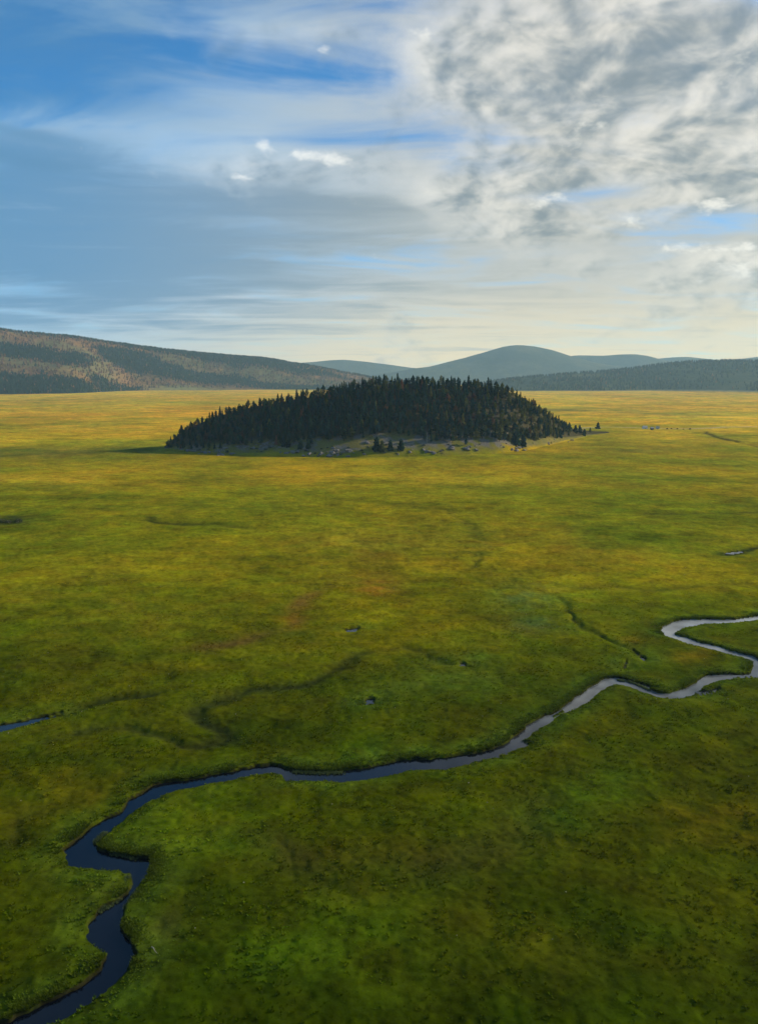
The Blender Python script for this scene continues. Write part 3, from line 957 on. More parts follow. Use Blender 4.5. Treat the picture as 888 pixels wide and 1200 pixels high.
def crown_mesh(name, h, spec, bend, rnd, mat):
    """whorls of drooping boughs, every bough a ragged fan of needle sprays"""
    V, T = [], []

    def tri(a, b, c):
        i = len(V); V.extend((a, b, c)); T.append((i, i + 1, i + 2))

    z = h * spec['base']
    while z < h * 0.985:
        t = (z / h - spec['base']) / (1 - spec['base'])
        R = spec['rad'](t) * rnd.uniform(0.78, 1.22)
        cx, cy = bend[0] * (z / h) ** 2, bend[1] * (z / h) ** 2
        nb = max(4, int(spec['boughs'] * (0.5 + 0.5 * (1 - t))))
        a0 = rnd.uniform(0, 6.3)
        for b in range(nb):
            if rnd.random() < spec['gap']: continue
            a = a0 + 2 * math.pi * b / nb + rnd.uniform(-0.3, 0.3)
            L = R * rnd.uniform(0.65, 1.2)
            droop = spec['droop'] * L * rnd.uniform(0.5, 1.4)
            ca, sa = math.cos(a), math.sin(a)
            for q in range(3):
                f0, f1 = (0.05, 0.62) if q == 0 else ((0.35, 0.85) if q == 1 else (0.6, 1.05))
                w = L * (0.42 if q == 0 else 0.36 if q == 1 else 0.24) * rnd.uniform(0.8, 1.25)
                side = rnd.uniform(-0.25, 0.25) * L
                p0 = (cx + ca * L * f0, cy + sa * L * f0, z - droop * f0 + 0.35)
                m = (f0 + f1) / 2
                pl = (cx + ca * L * m - sa * (w + side), cy + sa * L * m + ca * (w + side), z - droop * m - rnd.uniform(0, 0.7))
                pr = (cx + ca * L * m + sa * (w - side), cy + sa * L * m - ca * (w - side), z - droop * m - rnd.uniform(0, 0.7))
                p1 = (cx + ca * L * f1, cy + sa * L * f1, z - droop * f1 + rnd.uniform(-0.2, 0.5))
                tri(p0, pl, p1); tri(p0, p1, pr)
            # hanging spray
            tri((cx + ca * L * 0.3, cy + sa * L * 0.3, z), (cx + ca * L * 0.9, cy + sa * L * 0.9, z - droop),
                (cx + ca * L * 0.6, cy + sa * L * 0.6, z - droop - rnd.uniform(0.5, 1.3)))
        z += spec['step'] * rnd.uniform(0.8, 1.2) * (0.55 + 0.45 * (1 - t))
    for k in range(4):   # leader
        a = k * 1.6
        tri((bend[0], bend[1], h * 1.02), (bend[0] + 0.35 * math.cos(a), bend[1] + 0.35 * math.sin(a), h * 0.94), (bend[0] + 0.35 * math.cos(a + 1.4), bend[1] + 0.35 * math.sin(a + 1.4), h * 0.945))
    return mesh_from(name, V, T, mat, smooth=False)


rnd = random.Random(11)
bark = plain_material('pine_bark', (0.085, 0.055, 0.038), 0.95, 1.5)
grey_bark = plain_material('weathered_wood', (0.30, 0.27, 0.235), 0.9, 1.5)
TINTS = {'dark blue-green': foliage_material('blue_green_needles', (0.006, 0.040, 0.038)),
         'dark green': foliage_material('dark_green_needles', (0.012, 0.046, 0.027)),
         'olive-green': foliage_material('olive_needles', (0.095, 0.105, 0.026)),
         'rusty brown': foliage_material('rusty_needles', (0.12, 0.062, 0.034))}
SPECS = {
    'narrow spire': dict(h=20, base=0.10, rad=lambda t: 3.9 * (1 - t) ** 0.72 + 0.25, boughs=10, gap=0.05, droop=0.42, step=1.15, r0=0.26),
    'slim': dict(h=22, base=0.16, rad=lambda t: 3.5 * (1 - t) ** 0.5 + 0.25, boughs=9, gap=0.10, droop=0.35, step=1.2, r0=0.26),
    'broad-crowned': dict(h=19, base=0.24, rad=lambda t: 4.6 * (max(0.0, 1 - (2 * t - 0.75) ** 2 * 0.62)) ** 0.9 * (1 - t ** 5) + 0.25, boughs=9, gap=0.16, droop=0.12, step=1.25, r0=0.34),
    'bushy young': dict(h=9, base=0.04, rad=lambda t: 3.0 * (1 - t) ** 0.6 + 0.25, boughs=9, gap=0.04, droop=0.30, step=0.8, r0=0.15),
}
PROTO = {}
for kind, sp in SPECS.items():
    for v in range(3 if kind != 'bushy young' else 2):
        bend = (rnd.uniform(-0.6, 0.6), rnd.uniform(-0.6, 0.6))
        tm = trunk_mesh('pine_trunk', sp['h'] * 0.97, sp['r0'], bend, rnd, bark)
        cm0 = crown_mesh('pine_crown', sp['h'], sp, bend, rnd, None)
        for tint, mat in TINTS.items():
            cm = cm0.copy(); cm.materials.clear(); cm.materials.append(mat)
            PROTO[kind, v, tint] = (tm, cm)


def tree_candidates():
    r = np.random.default_rng(23)
    pts = []
    n = 9000
    px = r.uniform(198, 664, n)
    t = r.uniform(0.0, 1.55, n) ** 1.0
    az = np.arctan((px - CX) / F / CP)
    f, rr, b = np.interp(az, knoll.fa, knoll.fd), np.interp(az, knoll.A, knoll.rd), np.interp(az, knoll.A, knoll.bd)
    d = np.where(t <= 1, f + (rr - f) * t, rr + (b - rr) * (t - 1))
    x, y = d * np.sin(az), d * np.cos(az)
    # lower edge of the wood as the photograph shows it
    edge_t = np.interp(px, [198, 225, 250, 262, 300, 330, 345, 380, 400, 430, 470, 490, 520, 560, 600, 640, 664], [0.02, 0.08, 0.04, 0.12, 0.16, 0.17, 0.13, 0.15, 0.19, 0.22, 0.18, 0.11, 0.09, 0.11, 0.11, 0.15, 0.3])
    clump = fbm(x, y, 34, 3, 401)
    dens = sstep(-0.02, 0.10, t - edge_t - 0.03 * clump) * np.clip(0.72 + 0.55 * clump, 0.12, 1)
    dens *= np.where(px < 230, 1.0, 1.0)
    keep = r.uniform(0, 1, n) < dens
    grid = {}
    for i in np.nonzero(keep)[0]:
        mind = 5.4 if t[i] < 0.8 else 5.0
        gx, gy = int(x[i] // 8), int(y[i] // 8)
        ok = True
        for a in (-1, 0, 1):
            for c in (-1, 0, 1):
                for (qx, qy) in grid.get((gx + a, gy + c), ()):
                    if (qx - x[i]) ** 2 + (qy - y[i]) ** 2 < mind ** 2: ok = False
        if ok:
            grid.setdefault((gx, gy), []).append((x[i], y[i]))
            pts.append((x[i], y[i], px[i], t[i], edge_t[i]))
    return pts


trees = []    # x, y, z, kind, variant, tint, scale, rot, zone
TR = random.Random(5)
for (x, y, px, t, et) in tree_candidates():
    z = float(knoll.at(np.array([x]), np.array([y]))[0][0])
    q = TR.random()
    end = px < 290
    kind = 'narrow spire' if q < (0.30 if end else 0.12) else 'slim' if q < 0.36 else 'broad-crowned'
    warm = 0.06 + 0.50 * max(0.0, min(1.0, (px - 520) / 110)) + (0.16 if 430 < px < 520 and t > 0.8 else 0)  # more olive toward the sunward end: sunlight on the crowns put into the tint
    q = TR.random()
    tint = 'olive-green' if q < warm else 'rusty brown' if q < warm + 0.035 else 'dark green' if q < 0.62 else 'dark blue-green'
    sc = TR.uniform(0.48, 0.84) * float(np.interp(px, [200, 240, 300, 380, 600, 640, 664], [0.55, 0.70, 0.80, 0.95, 1.0, 0.9, 0.62]))
    if TR.random() < 0.10: kind, sc = 'bushy young', TR.uniform(0.7, 1.25)
    zone = ('on the long tapering end of the knoll' if px < 300 else
            'along the crest of the wooded knoll' if t > 0.82 else
            'on the short steep end of the knoll' if px > 590 else
            'at the lower edge of the wood on the knoll' if t < et + 0.16 else 'in the middle of the wooded knoll slope')
    trees.append([x, y, z, kind, TR.randrange(2 if kind == 'bushy young' else 3), tint, sc, TR.uniform(0, 6.28), zone, None])

# trees that stand apart, with the place the photograph gives them
APART = [(352, 525.5, 0.85, 'dark green', 'short dark pine on open grass below the wood, one of two side by side'), (361, 526, 0.85, 'dark green', 'short dark pine on open grass below the wood, one of two side by side'),
         (333, 523, 0.95, 'dark blue-green', 'dark pine standing among the boulders below the wood'), (338, 524, 0.9, 'dark blue-green', 'dark pine standing among the boulders below the wood'),
         (441, 528, 1.25, 'dark green', 'tallest dark pine of the small row on the grassy foot of the knoll'), (448, 529.5, 1.05, 'olive-green', 'olive bushy pine beside the tallest one in the small row'),
         (457, 527, 0.95, 'dark green', 'short narrow pine in the small row on the grassy foot of the knoll'), (470, 527, 1.0, 'dark green', 'single bushy dark pine at the end of the small row'),
         (604, 520, 1.5, 'dark green', 'larger pine standing forward of the wood on the stony slope'), (612, 523, 1.2, 'dark blue-green', 'pine standing forward of the wood right beside a larger one'),
         (637, 512, 0.75, 'dark green', 'small pine on the grassy shoulder below the steep end'), (650, 511, 1.0, 'dark green', 'dark pine on the grassy shoulder below the steep end'), (656, 512.5, 0.8, 'dark green', 'dark pine on the grassy shoulder below the steep end'),
         (661, 504, 1.1, 'dark blue-green', 'rounded pine in the low row trailing off the knoll'), (667, 504.5, 1.0, 'dark green', 'rounded pine in the low row trailing off the knoll'),
         (674, 507, 0.95, 'dark blue-green', 'rounded pine in the low row trailing off the knoll'), (679, 507, 1.0, 'dark green', 'rounded pine in the low row trailing off the knoll'),
         (684, 510.5, 0.85, 'dark green', 'last small pine in front of the low row trailing off the knoll'), (691, 506.5, 0.6, 'olive-green', 'low olive bush-like pine on the tip of the knoll'),
         (700, 503.5, 1.05, 'dark green', 'lone dark pine on the plain at the end of the pale track')]


def ray_to_land(px, py):
    """first point where the pixel's ray meets the knoll or the plain"""
    d = pix_dir(px, py)
    tt = np.linspace(700, 2200, 1500)
    x, y, z = d[0] * tt, d[1] * tt, H + d[2] * tt
    g = np.maximum(0.0, knoll.at(x, y)[0])
    hit = np.nonzero(z <= g)[0]
    if len(hit): return float(x[hit[0]]), float(y[hit[0]]), float(g[hit[0]])
    p = pix_ground(px, py)
    return float(p[0]), float(p[1]), 0.0


n_apart0 = len(trees)
for i, (px, py, sc, tint, lb) in enumerate(APART):
    x, y, z = ray_to_land(px, py)
    trees.append([x, y, z - 0.3, 'bushy young', i % 2, tint, sc * 1.4, TR.uniform(0, 6.28), None, lb])

# which trees show most from the drone: a coarse painter's count
def visible_count(trees):
    ids = np.full((260, 1200), -1, int)
    S = 2.0
    order = sorted(range(len(trees)), key=lambda i: -math.hypot(trees[i][0], trees[i][1]))
    for i in order:
        x, y, z, kind, v, tint, sc = trees[i][:7]
        h = SPECS[kind]['h'] * sc
        (bx, by), (tx, ty) = to_pix(np.array(x), np.array(y), np.array(z)), to_pix(np.array(x), np.array(y), np.array(z + h))
        bx, by, ty = (float(bx) - 180) * S, (float(by) - 420) * S, (float(ty) - 420) * S
        w = 2.6 * sc * S * F / math.hypot(x, y) * (0.7 if kind == 'bushy young' else 1)
        for r in range(max(0, int(ty)), min(259, int(by)) + 1):
            f = min(1.0, 0.25 + (r - ty) / max(1.0, by - ty))
            a, b = int(bx - w * f), int(bx + w * f)
            if b >= 0 and a < 1200: ids[r, max(0, a):max(0, b) + 1] = i
    return np.bincount(ids[ids >= 0], minlength=len(trees))


vis = visible_count(trees)
vis[n_apart0:] += 100000
single = set(np.argsort(-vis)[:300].tolist())

for i in sorted(single):
    x, y, z, kind, v, tint, sc, rot, zone, lb = trees[i]
    e = bpy.data.objects.new('pine_tree', None)
    e.empty_display_size = 2.0
    col.objects.link(e)
    e.location = (x, y, z)
    e.rotation_euler = (0, 0, rot)
    e.scale = (sc * TR.uniform(0.9, 1.15),) * 2 + (sc,)
    size = '' if kind == 'bushy young' else 'tall ' if sc > 0.73 else 'short ' if sc < 0.56 else ''
    e['label'] = lb if lb else f'{size}{tint} {kind} pine {zone}'
    e['category'] = 'pine tree'
    e['group'] = 'pine trees of the wooded knoll'
    tm, cm = PROTO[kind, v, tint]
    link('trunk', tm, e)
    link('crown', cm, e)

# the rest of the wood, seen only between and behind those: one mass
LV, LT, LC, off = [], [], [], 0
proto_np = {}
for i, tr in enumerate(trees):
    if i in single: continue
    x, y, z, kind, v, tint, sc, rot = tr[:8]
    if (kind, v) not in proto_np:
        cm = PROTO[kind, v, 'dark green'][1]
        co = np.empty(len(cm.vertices) * 3, np.float32); cm.vertices.foreach_get('co', co)
        fi = np.empty(len(cm.loops), np.int32); cm.loops.foreach_get('vertex_index', fi)
        co, fi = co.reshape(-1, 3), fi.reshape(-1, 3)
        proto_np[kind, v] = (co, fi)
    co, fi = proto_np[kind, v]
    c, s = math.cos(rot), math.sin(rot)
    V = np.stack([(co[:, 0] * c - co[:, 1] * s) * sc + x, (co[:, 0] * s + co[:, 1] * c) * sc + y, co[:, 2] * sc + z], -1)
    base = {'dark blue-green': (0.006, 0.040, 0.038), 'dark green': (0.012, 0.046, 0.027), 'olive-green': (0.095, 0.105, 0.026), 'rusty brown': (0.12, 0.062, 0.034)}[tint]
    LV.append(V); LT.append(fi + off); LC.append(np.tile(np.array(base) * TR.uniform(0.7, 1.3), (len(V), 1))); off += len(V)
if LV:
    wood = vcol_material('knoll_wood_needles', fine=0.5, amp=0.5, transl=0.2)
    link('pine_wood', mesh_from('pine_wood', np.vstack(LV), np.vstack(LT), wood, np.vstack(LC), smooth=False), kind='stuff',
         label='mass of pines deeper in the wood on the knoll')
print('knoll trees', len(trees), 'singles', len(single))


# bare dead trunks among the living trees
def snag_meshes(seed):
    r = random.Random(seed)
    h = r.uniform(11, 15)
    tm = trunk_mesh('dead_trunk', h, 0.30, (r.uniform(-0.8, 0.8), r.uniform(-0.8, 0.8)), r, grey_bark)
    V, T = [], []
    for q in range(16):
        z = h * r.uniform(0.3, 0.92); a = r.uniform(0, 6.28); L = r.uniform(0.8, 2.0) * (1.1 - z / h)
        b = len(V)
        tip = Vector((math.cos(a) * L, math.sin(a) * L, z + r.uniform(-0.3, 0.5)))
        for j in range(3):
            an = 2.1 * j
            V.append((0.07 * math.cos(an), 0.07 * math.sin(an), z + 0.07 * math.sin(an * 1.7)))
        V.append(tuple(tip))
        T += [(b, b + 1, b + 3), (b + 1, b + 2, b + 3), (b + 2, b, b + 3)]
    return tm, mesh_from('dead_limbs', V, T, grey_bark, smooth=False)


SN = [snag_meshes(q) for q in (4, 9)]
for q, (px, py, lb) in enumerate(((535, 512, 'bare grey dead tree standing in the tall dark wood'), (566, 509, 'bare grey dead tree standing in the tall dark wood'), (399, 512, 'bare grey dead tree above the broad rock heap'),
                                  (305, 517, 'bare grey dead tree at the lower edge of the tapering end'), (618, 507, 'bare grey dead tree on the short steep end of the knoll'), (500, 519, 'bare grey dead tree at the foot of the tall dark wood'))):
    x, y, z = ray_to_land(px, py)
    e = bpy.data.objects.new('dead_tree', None); col.objects.link(e)
    e.location = (x, y, z - 0.1); e.rotation_euler = (0, 0, px)
    e['label'] = lb; e['category'] = 'dead tree'; e['group'] = 'dead trees on the knoll'
    link('trunk', SN[q % 2][0], e); link('limbs', SN[q % 2][1], e)

# ------------------------------------------------------------------ boulders at the knoll's foot
def boulder_mesh(seed, mat):
    import bmesh
    r = random.Random(seed)
    bm = bmesh.new()
    bmesh.ops.create_icosphere(bm, subdivisions=2, radius=1.0)
    for v in bm.verts:
        n = v.co.normalized()
        k = 1 + 0.28 * math.sin(n.x * 3.1 + seed) * math.cos(n.y * 2.7 - seed) + r.uniform(-0.10, 0.10)
        v.co = Vector((n.x * k * 1.25, n.y * k, n.z * k * 0.72))
    me = bpy.data.meshes.new('boulder')
    bm.to_mesh(me); bm.free()
    me.materials.append(mat)
    return me


rock_mat = plain_material('grey_lichened_rock', (0.165, 0.150, 0.135), 0.95, 1.2, 0.5)
BM = [boulder_mesh(s, rock_mat) for s in (3, 8, 13, 21, 34)]
BR = random.Random(77)
spots = []
for (cx, cy, sx, sy, n) in ((255, 531, 12, 3, 10), (285, 524, 22, 4, 16), (312, 521, 12, 3, 8), (345, 530, 16, 3, 12), (388, 532, 26, 2.5, 26), (408, 530, 8, 2, 6), (500, 530, 24, 3, 16),
                            (545, 527, 20, 3, 12), (610, 526, 16, 3, 10), (232, 528, 12, 3, 6), (440, 522, 14, 4, 5), (655, 518, 14, 3, 6)):
    for _ in range(n): spots.append((BR.gauss(cx, sx * 0.6), BR.gauss(cy, sy * 0.6)))
for (px, py) in spots:
    x, y, z = ray_to_land(px, py)
    o = link('boulder', BR.choice(BM))
    s = BR.uniform(0.8, 2.6)
    o.location = (x, y, z + 0.05 * s)
    o.rotation_euler = (BR.uniform(-0.3, 0.3), BR.uniform(-0.3, 0.3), BR.uniform(0, 6.3))
    o.scale = (s * BR.uniform(0.8, 1.4), s, s * BR.uniform(0.7, 1.1))
    o['category'] = 'boulder'
    o['label'] = ('grey boulder in the stony grass below the long tapering end of the knoll' if px < 330 else
                  'grey boulder in the broad rock heap at the middle foot of the knoll' if px < 425 else
                  'grey boulder at the foot of the tall dark wood on the knoll' if px < 580 else
                  'grey boulder on the slope below the short steep end of the knoll')
    o['group'] = 'boulders along the foot of the knoll'


# ------------------------------------------------------------------ buildings by the track
def box(V, Fq, x0, x1, y0, y1, z0, z1):
    b = len(V)
    V.extend([(x0, y0, z0), (x1, y0, z0), (x1, y1, z0), (x0, y1, z0), (x0, y0, z1), (x1, y0, z1), (x1, y1, z1), (x0, y1, z1)])
    Fq.extend([(b, b + 3, b + 2, b + 1), (b + 4, b + 5, b + 6, b + 7), (b, b + 1, b + 5, b + 4), (b + 1, b + 2, b + 6, b + 5), (b + 2, b + 3, b + 7, b + 6), (b + 3, b, b + 4, b + 7)])


white_board = plain_material('white_painted_boards', (0.78, 0.75, 0.70), 0.7, 0.8, 0.15)
roof_metal = plain_material('grey_sheet_roof', (0.34, 0.33, 0.33), 0.5, 0.6, 0.2)
dark_board = plain_material('brown_log_wall', (0.11, 0.075, 0.05), 0.9, 0.8, 0.3)
dark_door = plain_material('dark_door_paint', (0.06, 0.05, 0.045), 0.6, 2.0, 0.2)
glass_mat, _, gp = new_mat('window_glass')
gp.inputs['Base Color'].default_value = (0.02, 0.025, 0.03, 1); gp.inputs['Roughness'].default_value = 0.08


def hut(px, py, w, d, hw, hr, rot, wall_mat, label):
    g = pix_ground(px, py)
    gz = float(ground_fields(np.array([g]))[3][0])
    e = bpy.data.objects.new('cabin', None); col.objects.link(e)
    e.location = (g[0], g[1], gz - 0.2); e.rotation_euler = (0, 0, rot)
    e['label'] = label; e['category'] = 'cabin'; e['group'] = 'cabins beside the far track'
    V, Fq = [], []
    box(V, Fq, -w / 2, w / 2, -d / 2, d / 2, 0, hw)
    b = len(V)
    me = bpy.data.meshes.new('wall')
    gx = w / 2
    V += [(-gx, -d / 2, hw), (-gx, d / 2, hw), (-gx, 0, hw + hr), (gx, -d / 2, hw), (gx, d / 2, hw), (gx, 0, hw + hr)]
    Fq += [(b, b + 2, b + 1), (b + 3, b + 4, b + 5), (b, b + 3, b + 5, b + 2), (b + 1, b + 2, b + 5, b + 4)]
    me.from_pydata(V, [], Fq); me.materials.append(wall_mat); link('wall', me, e)
    V, Fq = [], []
    o = 0.45
    sl = hr / (d / 2)
    for sy in (-1, 1):
        b = len(V)
        y1 = sy * (d / 2 + o)
        for zz in (0.02, 0.22):
            V += [(-gx - o, 0, hw + hr + zz), (gx + o, 0, hw + hr + zz), (gx + o, y1, hw - sl * o + zz), (-gx - o, y1, hw - sl * o + zz)]
        Fq += [(b, b + 1, b + 2, b + 3), (b + 7, b + 6, b + 5, b + 4), (b, b + 4, b + 5, b + 1), (b + 1, b + 5, b + 6, b + 2), (b + 2, b + 6, b + 7, b + 3), (b + 3, b + 7, b + 4, b)]
    me = bpy.data.meshes.new('roof'); me.from_pydata(V, [], Fq); me.materials.append(roof_metal)
    rf = link('roof', me, e)
    V, Fq = [], []
    box(V, Fq, -w * 0.28, -w * 0.20, d * 0.05, d * 0.05 + w * 0.08, hw + hr * 0.5, hw + hr + 0.9)
    me = bpy.data.meshes.new('chimney'); me.from_pydata(V, [], Fq); me.materials.append(roof_metal); link('chimney', me, rf)
    V, Fq = [], []
    box(V, Fq, -0.5, 0.5, -d / 2 - 0.05, -d / 2 + 0.02, 0.15, 2.2)
    me = bpy.data.meshes.new('door'); me.from_pydata(V, [], Fq); me.materials.append(dark_door); link('door', me, e)
    for wx in (-w * 0.32, w * 0.32):
        V, Fq = [], []
        box(V, Fq, wx - 0.5, wx + 0.5, -d / 2 - 0.04, -d / 2 + 0.02, 1.1, 2.1)
        me = bpy.data.meshes.new('window'); me.from_pydata(V, [], Fq); me.materials.append(glass_mat); link('window', me, e)


hut(755, 503.0, 7.5, 5.0, 3.2, 1.8, 0.25, white_board, 'larger white cabin beside the pale track on the far plain')
hut(770, 503.3, 6.0, 4.2, 2.8, 1.5, -0.3, white_board, 'smaller white cabin beside the pale track on the far plain')
hut(763.5, 504.2, 5.0, 4.0, 2.6, 1.5, 0.1, dark_board, 'dark brown log cabin between two white cabins on the far plain')

# low willow bushes by the track and in the meadow
BUSH = [PROTO['bushy young', 0, 'dark green'], PROTO['bushy young', 1, 'olive-green']]


def bush_mesh(seed, mat):
    r = random.Random(seed)
    V, T = [], []
    for _ in range(150):
        a, e, k = r.uniform(0, 6.28), math.asin(r.uniform(0.0, 1)), r.uniform(0.55, 1.0)
        c = Vector((math.cos(a) * math.cos(e) * k, math.sin(a) * math.cos(e) * k, math.sin(e) * k * 0.85))
        for _ in range(2):
            b = len(V)
            for _ in range(3): V.append(tuple(c + Vector((r.gauss(0, 0.13), r.gauss(0, 0.13), r.gauss(0, 0.11)))))
            T.append((b, b + 1, b + 2))
    return mesh_from('willow_foliage', V, T, mat, smooth=False)


willow = foliage_material('willow_leaves', (0.055, 0.070, 0.030))
WB = [bush_mesh(s, willow) for s in (1, 2, 3)]
stem_me = trunk_mesh('willow_stem', 0.8, 0.10, (0.1, 0.05), rnd, grey_bark)
for (px, py, s, lb) in ((763, 504.8, 2.0, 'round dark willow bush in front of the log cabin'), (781, 503.6, 2.2, 'pale willow bush beyond the smaller white cabin'), (786, 503.2, 1.8, 'pale willow bush beyond the smaller white cabin'), (793, 503.4, 1.7, 'pale willow bush beyond the smaller white cabin'),
                        (800, 504, 1.6, 'pale willow bush beyond the smaller white cabin'), (808, 504, 2.3, 'single dark willow bush where the track turns off'), (22, 611, 2.6, 'dark willow bush in the hollow on the open meadow'), (10, 612, 2.2, 'dark willow bush in the hollow on the open meadow'), (2, 611.5, 2.4, 'dark willow bush in the hollow on the open meadow')):
    g = pix_ground(px, py)
    e = bpy.data.objects.new('willow_bush', None); col.objects.link(e)
    e.location = (g[0], g[1], float(ground_fields(np.array([g]))[3][0]) - 0.05)
    e.scale = (s, s, s * 0.9); e.rotation_euler = (0, 0, px)
    e['label'] = lb; e['category'] = 'bush'; e['group'] = 'willow bushes on the plain'
    k = int(px) % 3
    link('foliage', WB[k], e); link('stem', stem_me, e)

SR = random.Random(31)
for q in range(70):
    px = SR.uniform(215, 650)
    py = float(np.interp(px, [p[0] for p in KNOLL_FOOT], [p[1] for p in KNOLL_FOOT])) - SR.uniform(1.5, 15)
    x, y, z = ray_to_land(px, py)
    e = bpy.data.objects.new('scrub_bush', None); col.objects.link(e)
    s = SR.uniform(0.9, 2.3)
    e.location = (x, y, z - 0.1); e.scale = (s, s, s * 0.85); e.rotation_euler = (0, 0, px)
    e['label'] = ('small scrubby bush among rocks below the long tapering end of the knoll' if px < 330 else
                  'small scrubby bush near the broad rock heap at the foot of the knoll' if px < 425 else
                  'small scrubby bush on the grass below the tall dark wood of the knoll' if px < 580 else
                  'small scrubby bush on the slope below the short steep end of the knoll')
    e['category'] = 'bush'; e['group'] = 'scrub along the foot of the knoll'
    link('foliage', WB[q % 3], e); link('stem', stem_me, e)

# ------------------------------------------------------------------ grass tufts, sedges, stones
def tuft_template(seed, blades=5, lean=0.5, width=0.28):
    r = random.Random(seed)
    V, T = [], []
    for k in range(blades):
        a = 2 * math.pi * k / blades + r.uniform(-0.4, 0.4)
        ca, sa = math.cos(a), math.sin(a)
        b = len(V)
        o = r.uniform(0.0, 0.25)
        V += [(ca * o - sa * width, sa * o + ca * width, 0), (ca * o + sa * width, sa * o - ca * width, 0),
              (ca * (o + lean * r.uniform(0.5, 1.3)), sa * (o + lean * r.uniform(0.5, 1.3)), r.uniform(0.7, 1.1))]
        T.append((b, b + 1, b + 2))
    return np.array(V), np.array(T)


tuft_mat = vcol_material('grass_blades', fine=1.5, amp=0.35, transl=0.45)
g2 = np.random.default_rng(99)
n = 115000
rad = 105 + (430 - 105) * g2.uniform(0, 1, n) ** 0.75
ang = g2.uniform(-0.56, 0.56, n)
P = np.column_stack([rad * np.sin(ang), rad * np.cos(ang)])
r_, s_, e_, z_, dk_, rd_ = ground_fields(P)
keep = (e_ > 0.7) & (s_ > 0.5) & (g2.uniform(0, 1, n) < np.clip(0.62 + 0.55 * fbm(P[:, 0], P[:, 1], 14, 3, 501), 0.15, 1) * (1 - sstep(240, 430, r_)))
P, r_, s_, e_, z_, dk_, rd_ = (a[keep] for a in (P, r_, s_, e_, z_, dk_, rd_))
c = ground_colour(P, r_, s_, e_, dk_, rd_)
k = len(P)
lush = np.exp(-(s_ / 4.0) ** 2)
c = c * g2.uniform(1.1, 2.2, (k, 1)) * (1 + g2.uniform(-0.10, 0.12, (k, 3)))
h = (0.12 + 0.18 * g2.uniform(0, 1, k) ** 2) * (1 + 0.6 * lush)
clump = np.clip(1.0 + 0.9 * fbm(P[:, 0], P[:, 1], 5, 2, 521), 0.6, 1.35)
h = h * clump
w = g2.uniform(0.25, 0.65, k) * clump * (1 + 0.3 * sstep(250, 430, r_))
scatter_mesh('meadow_grass', tuft_template(4), np.column_stack([P, z_ - 0.03]), h, w, g2.uniform(0, 6.3, k), c, tuft_mat, kind='stuff', label='tussocky meadow grass on the near valley floor')

# sedge beds standing in the shallows on the inside of the bends
REEDS = [[(113, 988), (118, 982), (123, 978), (119, 993)], [(132, 1000.5), (145, 1003), (158, 1006.5)], [(149, 1028), (146, 1040), (138, 1053), (127, 1061), (115, 1069)], [(149, 1066), (154, 1056), (161, 1047)],
         [(345, 905), (360, 906), (380, 906.5), (400, 906)], [(736, 799), (750, 804), (760, 809)], [(724, 797.5), (730, 798.5)], [(615, 868), (621, 870)]]
rp = []
for ln in REEDS:
    q = px_line(ln, WATER_Z, 8)
    wd = 0.6
    for p in q:
        rp.append(p + g2.normal(0, wd * 0.55, (16, 2)))
rp = np.vstack(rp)
sr = water_sdist(rp)
rp = rp[sr < 0.9]
k = len(rp)
c = np.array([0.085, 0.120, 0.050]) * g2.uniform(0.6, 1.3, (k, 1))
scatter_mesh('sedge_bed', tuft_template(9, 5, 0.35, 0.22), np.column_stack([rp, np.full(k, WATER_Z - 0.15)]), g2.uniform(0.35, 0.75, k), g2.uniform(0.3, 0.6, k), g2.uniform(0, 6.3, k), c, tuft_mat, kind='stuff',
             label='grey-green sedges growing out of the shallow river edges')

# rank grass and low scrub along the banks
n = 85000
i = g2.integers(0, len(RIVER), n)
P = RIVER[i] + (np.roll(RIVER, -1, 0)[i] - RIVER[i]) * g2.uniform(0, 1, (n, 1)) + g2.normal(0, 1.8, (n, 2))
P = P[(P[:, 1] > 90) & (np.abs(np.arctan2(P[:, 0], P[:, 1])) < 0.56)]
r_, s_, e_, z_, dk_, rd_, ct_ = ground_fields(P, True)
keep = (e_ > 0.12 + 0.9 * (1 - ct_)) & (e_ < 4.0) & (g2.uniform(0, 1, len(P)) < 0.35 + 0.65 * ct_) & (g2.uniform(0, 1, len(P)) < np.clip(0.5 + 0.9 * fbm(P[:, 0], P[:, 1], 6, 3, 511), 0.05, 1))
P, e_, z_, ct_ = P[keep], e_[keep], z_[keep], ct_[keep]
k = len(P)
c = mix(np.tile(np.array([0.040, 0.055, 0.005]), (k, 1)), np.array([0.11, 0.17, 0.010]), np.clip(0.15 + 0.4 * e_ / 2 + g2.uniform(-0.2, 0.35, k), 0, 1))
scatter_mesh('bank_grass', tuft_template(6, 5, 0.6, 0.24), np.column_stack([P, z_ - 0.05]), g2.uniform(0.18, 0.5, k) * (0.5 + 0.5 * ct_), g2.uniform(0.3, 0.7, k), g2.uniform(0, 6.3, k), c, tuft_mat, kind='stuff',
             label='rank dark grass overhanging the river banks')

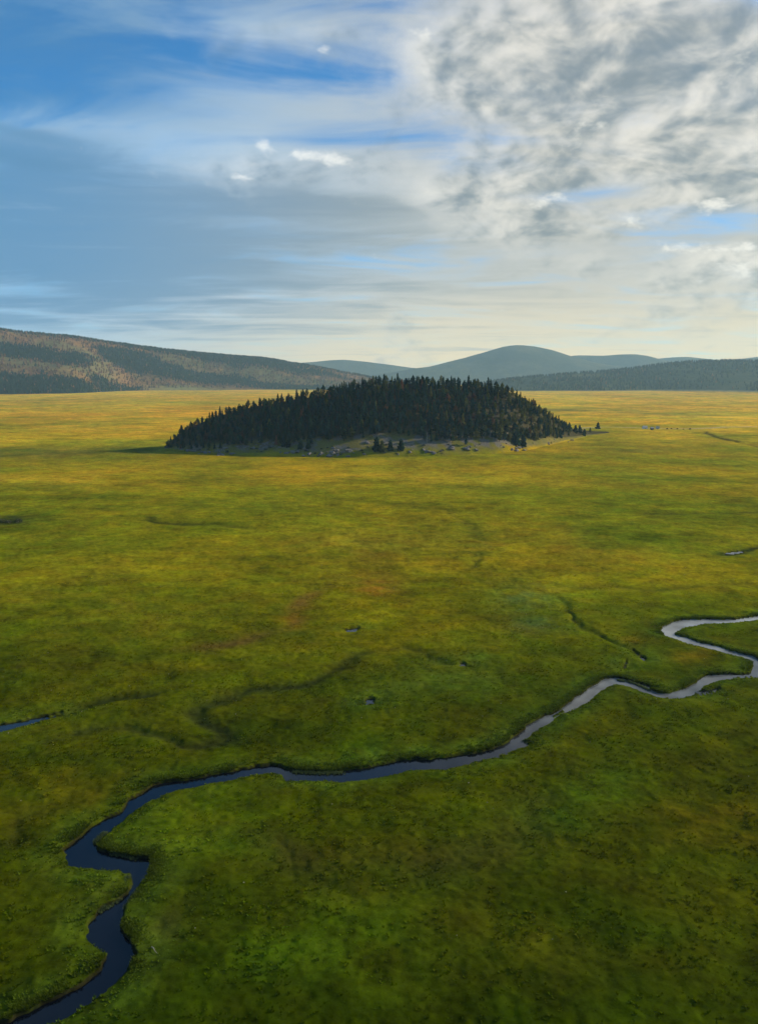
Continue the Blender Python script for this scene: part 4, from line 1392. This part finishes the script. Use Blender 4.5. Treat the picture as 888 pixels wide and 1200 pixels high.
# pale stones and seed heads dotted in the grass
n = 150
rad = 110 + 330 * g2.uniform(0, 1, n) ** 0.8; ang = g2.uniform(-0.5, 0.5, n)
P = np.column_stack([rad * np.sin(ang), rad * np.cos(ang)])
r_, s_, e_, z_, dk_, rd_ = ground_fields(P)
keep = (s_ > 3)
P, z_ = P[keep], z_[keep]
k = len(P)
ico = (np.array([(0, 0, 1), (0.9, 0, 0.3), (0.2, 0.85, 0.35), (-0.8, 0.3, 0.3), (-0.4, -0.75, 0.4), (0.5, -0.7, 0.3), (0, 0, -0.3)]),
       np.array([(0, 1, 2), (0, 2, 3), (0, 3, 4), (0, 4, 5), (0, 5, 1), (6, 2, 1), (6, 3, 2), (6, 4, 3), (6, 5, 4), (6, 1, 5)]))
c = np.array([0.34, 0.32, 0.26]) * g2.uniform(0.5, 1.2, (k, 1))
scatter_mesh('pale_stones', ico, np.column_stack([P, z_ + 0.12]), g2.uniform(0.12, 0.22, k), g2.uniform(0.10, 0.22, k), g2.uniform(0, 6.3, k), c, vcol_material('pale_stone', 2.0, 0.3), kind='stuff',
             label='small pale stones dotted through the near grass')

# bleached fallen branch by the near bend
a, b = pix_ground(178, 1110), pix_ground(184, 1117)
V = []
nseg, kk = 8, 6
d = np.array([b[0] - a[0], b[1] - a[1]]); L = np.linalg.norm(d); d /= L
for q in range(nseg):
    t = q / (nseg - 1)
    p = a + d * L * t
    zc = float(ground_fields(np.array([p]))[3][0]) + 0.14 + 0.12 * math.sin(t * 3)
    rr = 0.09 * (1 - 0.6 * t)
    for j in range(kk):
        an = 2 * math.pi * j / kk
        V.append((p[0] - d[1] * rr * math.cos(an) + 0.08 * math.sin(t * 7), p[1] + d[0] * rr * math.cos(an), zc + rr * math.sin(an)))
bl = plain_material('bleached_wood', (0.30, 0.275, 0.235), 0.9, 3.0, 0.2)
link('fallen_branch', mesh_from('fallen_branch', V, grid_faces(nseg, kk, True), bl), label='bleached fallen branch lying in the grass by the near river bend', category='branch')

# ------------------------------------------------------------------ haze
S, TOP = 18300.0, 900.0
V, Fq = [], []
box(V, Fq, -S, S, -S, S, -6.0, TOP)
me = bpy.data.meshes.new('haze'); me.from_pydata(V, [], Fq)
hm = bpy.data.materials.new('valley_haze'); hm.use_nodes = True
nt = hm.node_tree; nt.nodes.clear()
o = nt.nodes.new('ShaderNodeOutputMaterial'); pv = nt.nodes.new('ShaderNodeVolumePrincipled')
pv.inputs['Color'].default_value = (0.46, 0.76, 1.0, 1)
pv.inputs['Density'].default_value = 3.8e-5
pv.inputs['Anisotropy'].default_value = 0.2
nt.links.new(pv.outputs[0], o.inputs['Volume'])
me.materials.append(hm)
link('haze', me, kind='stuff', label='thin blue haze filling the air of the valley')
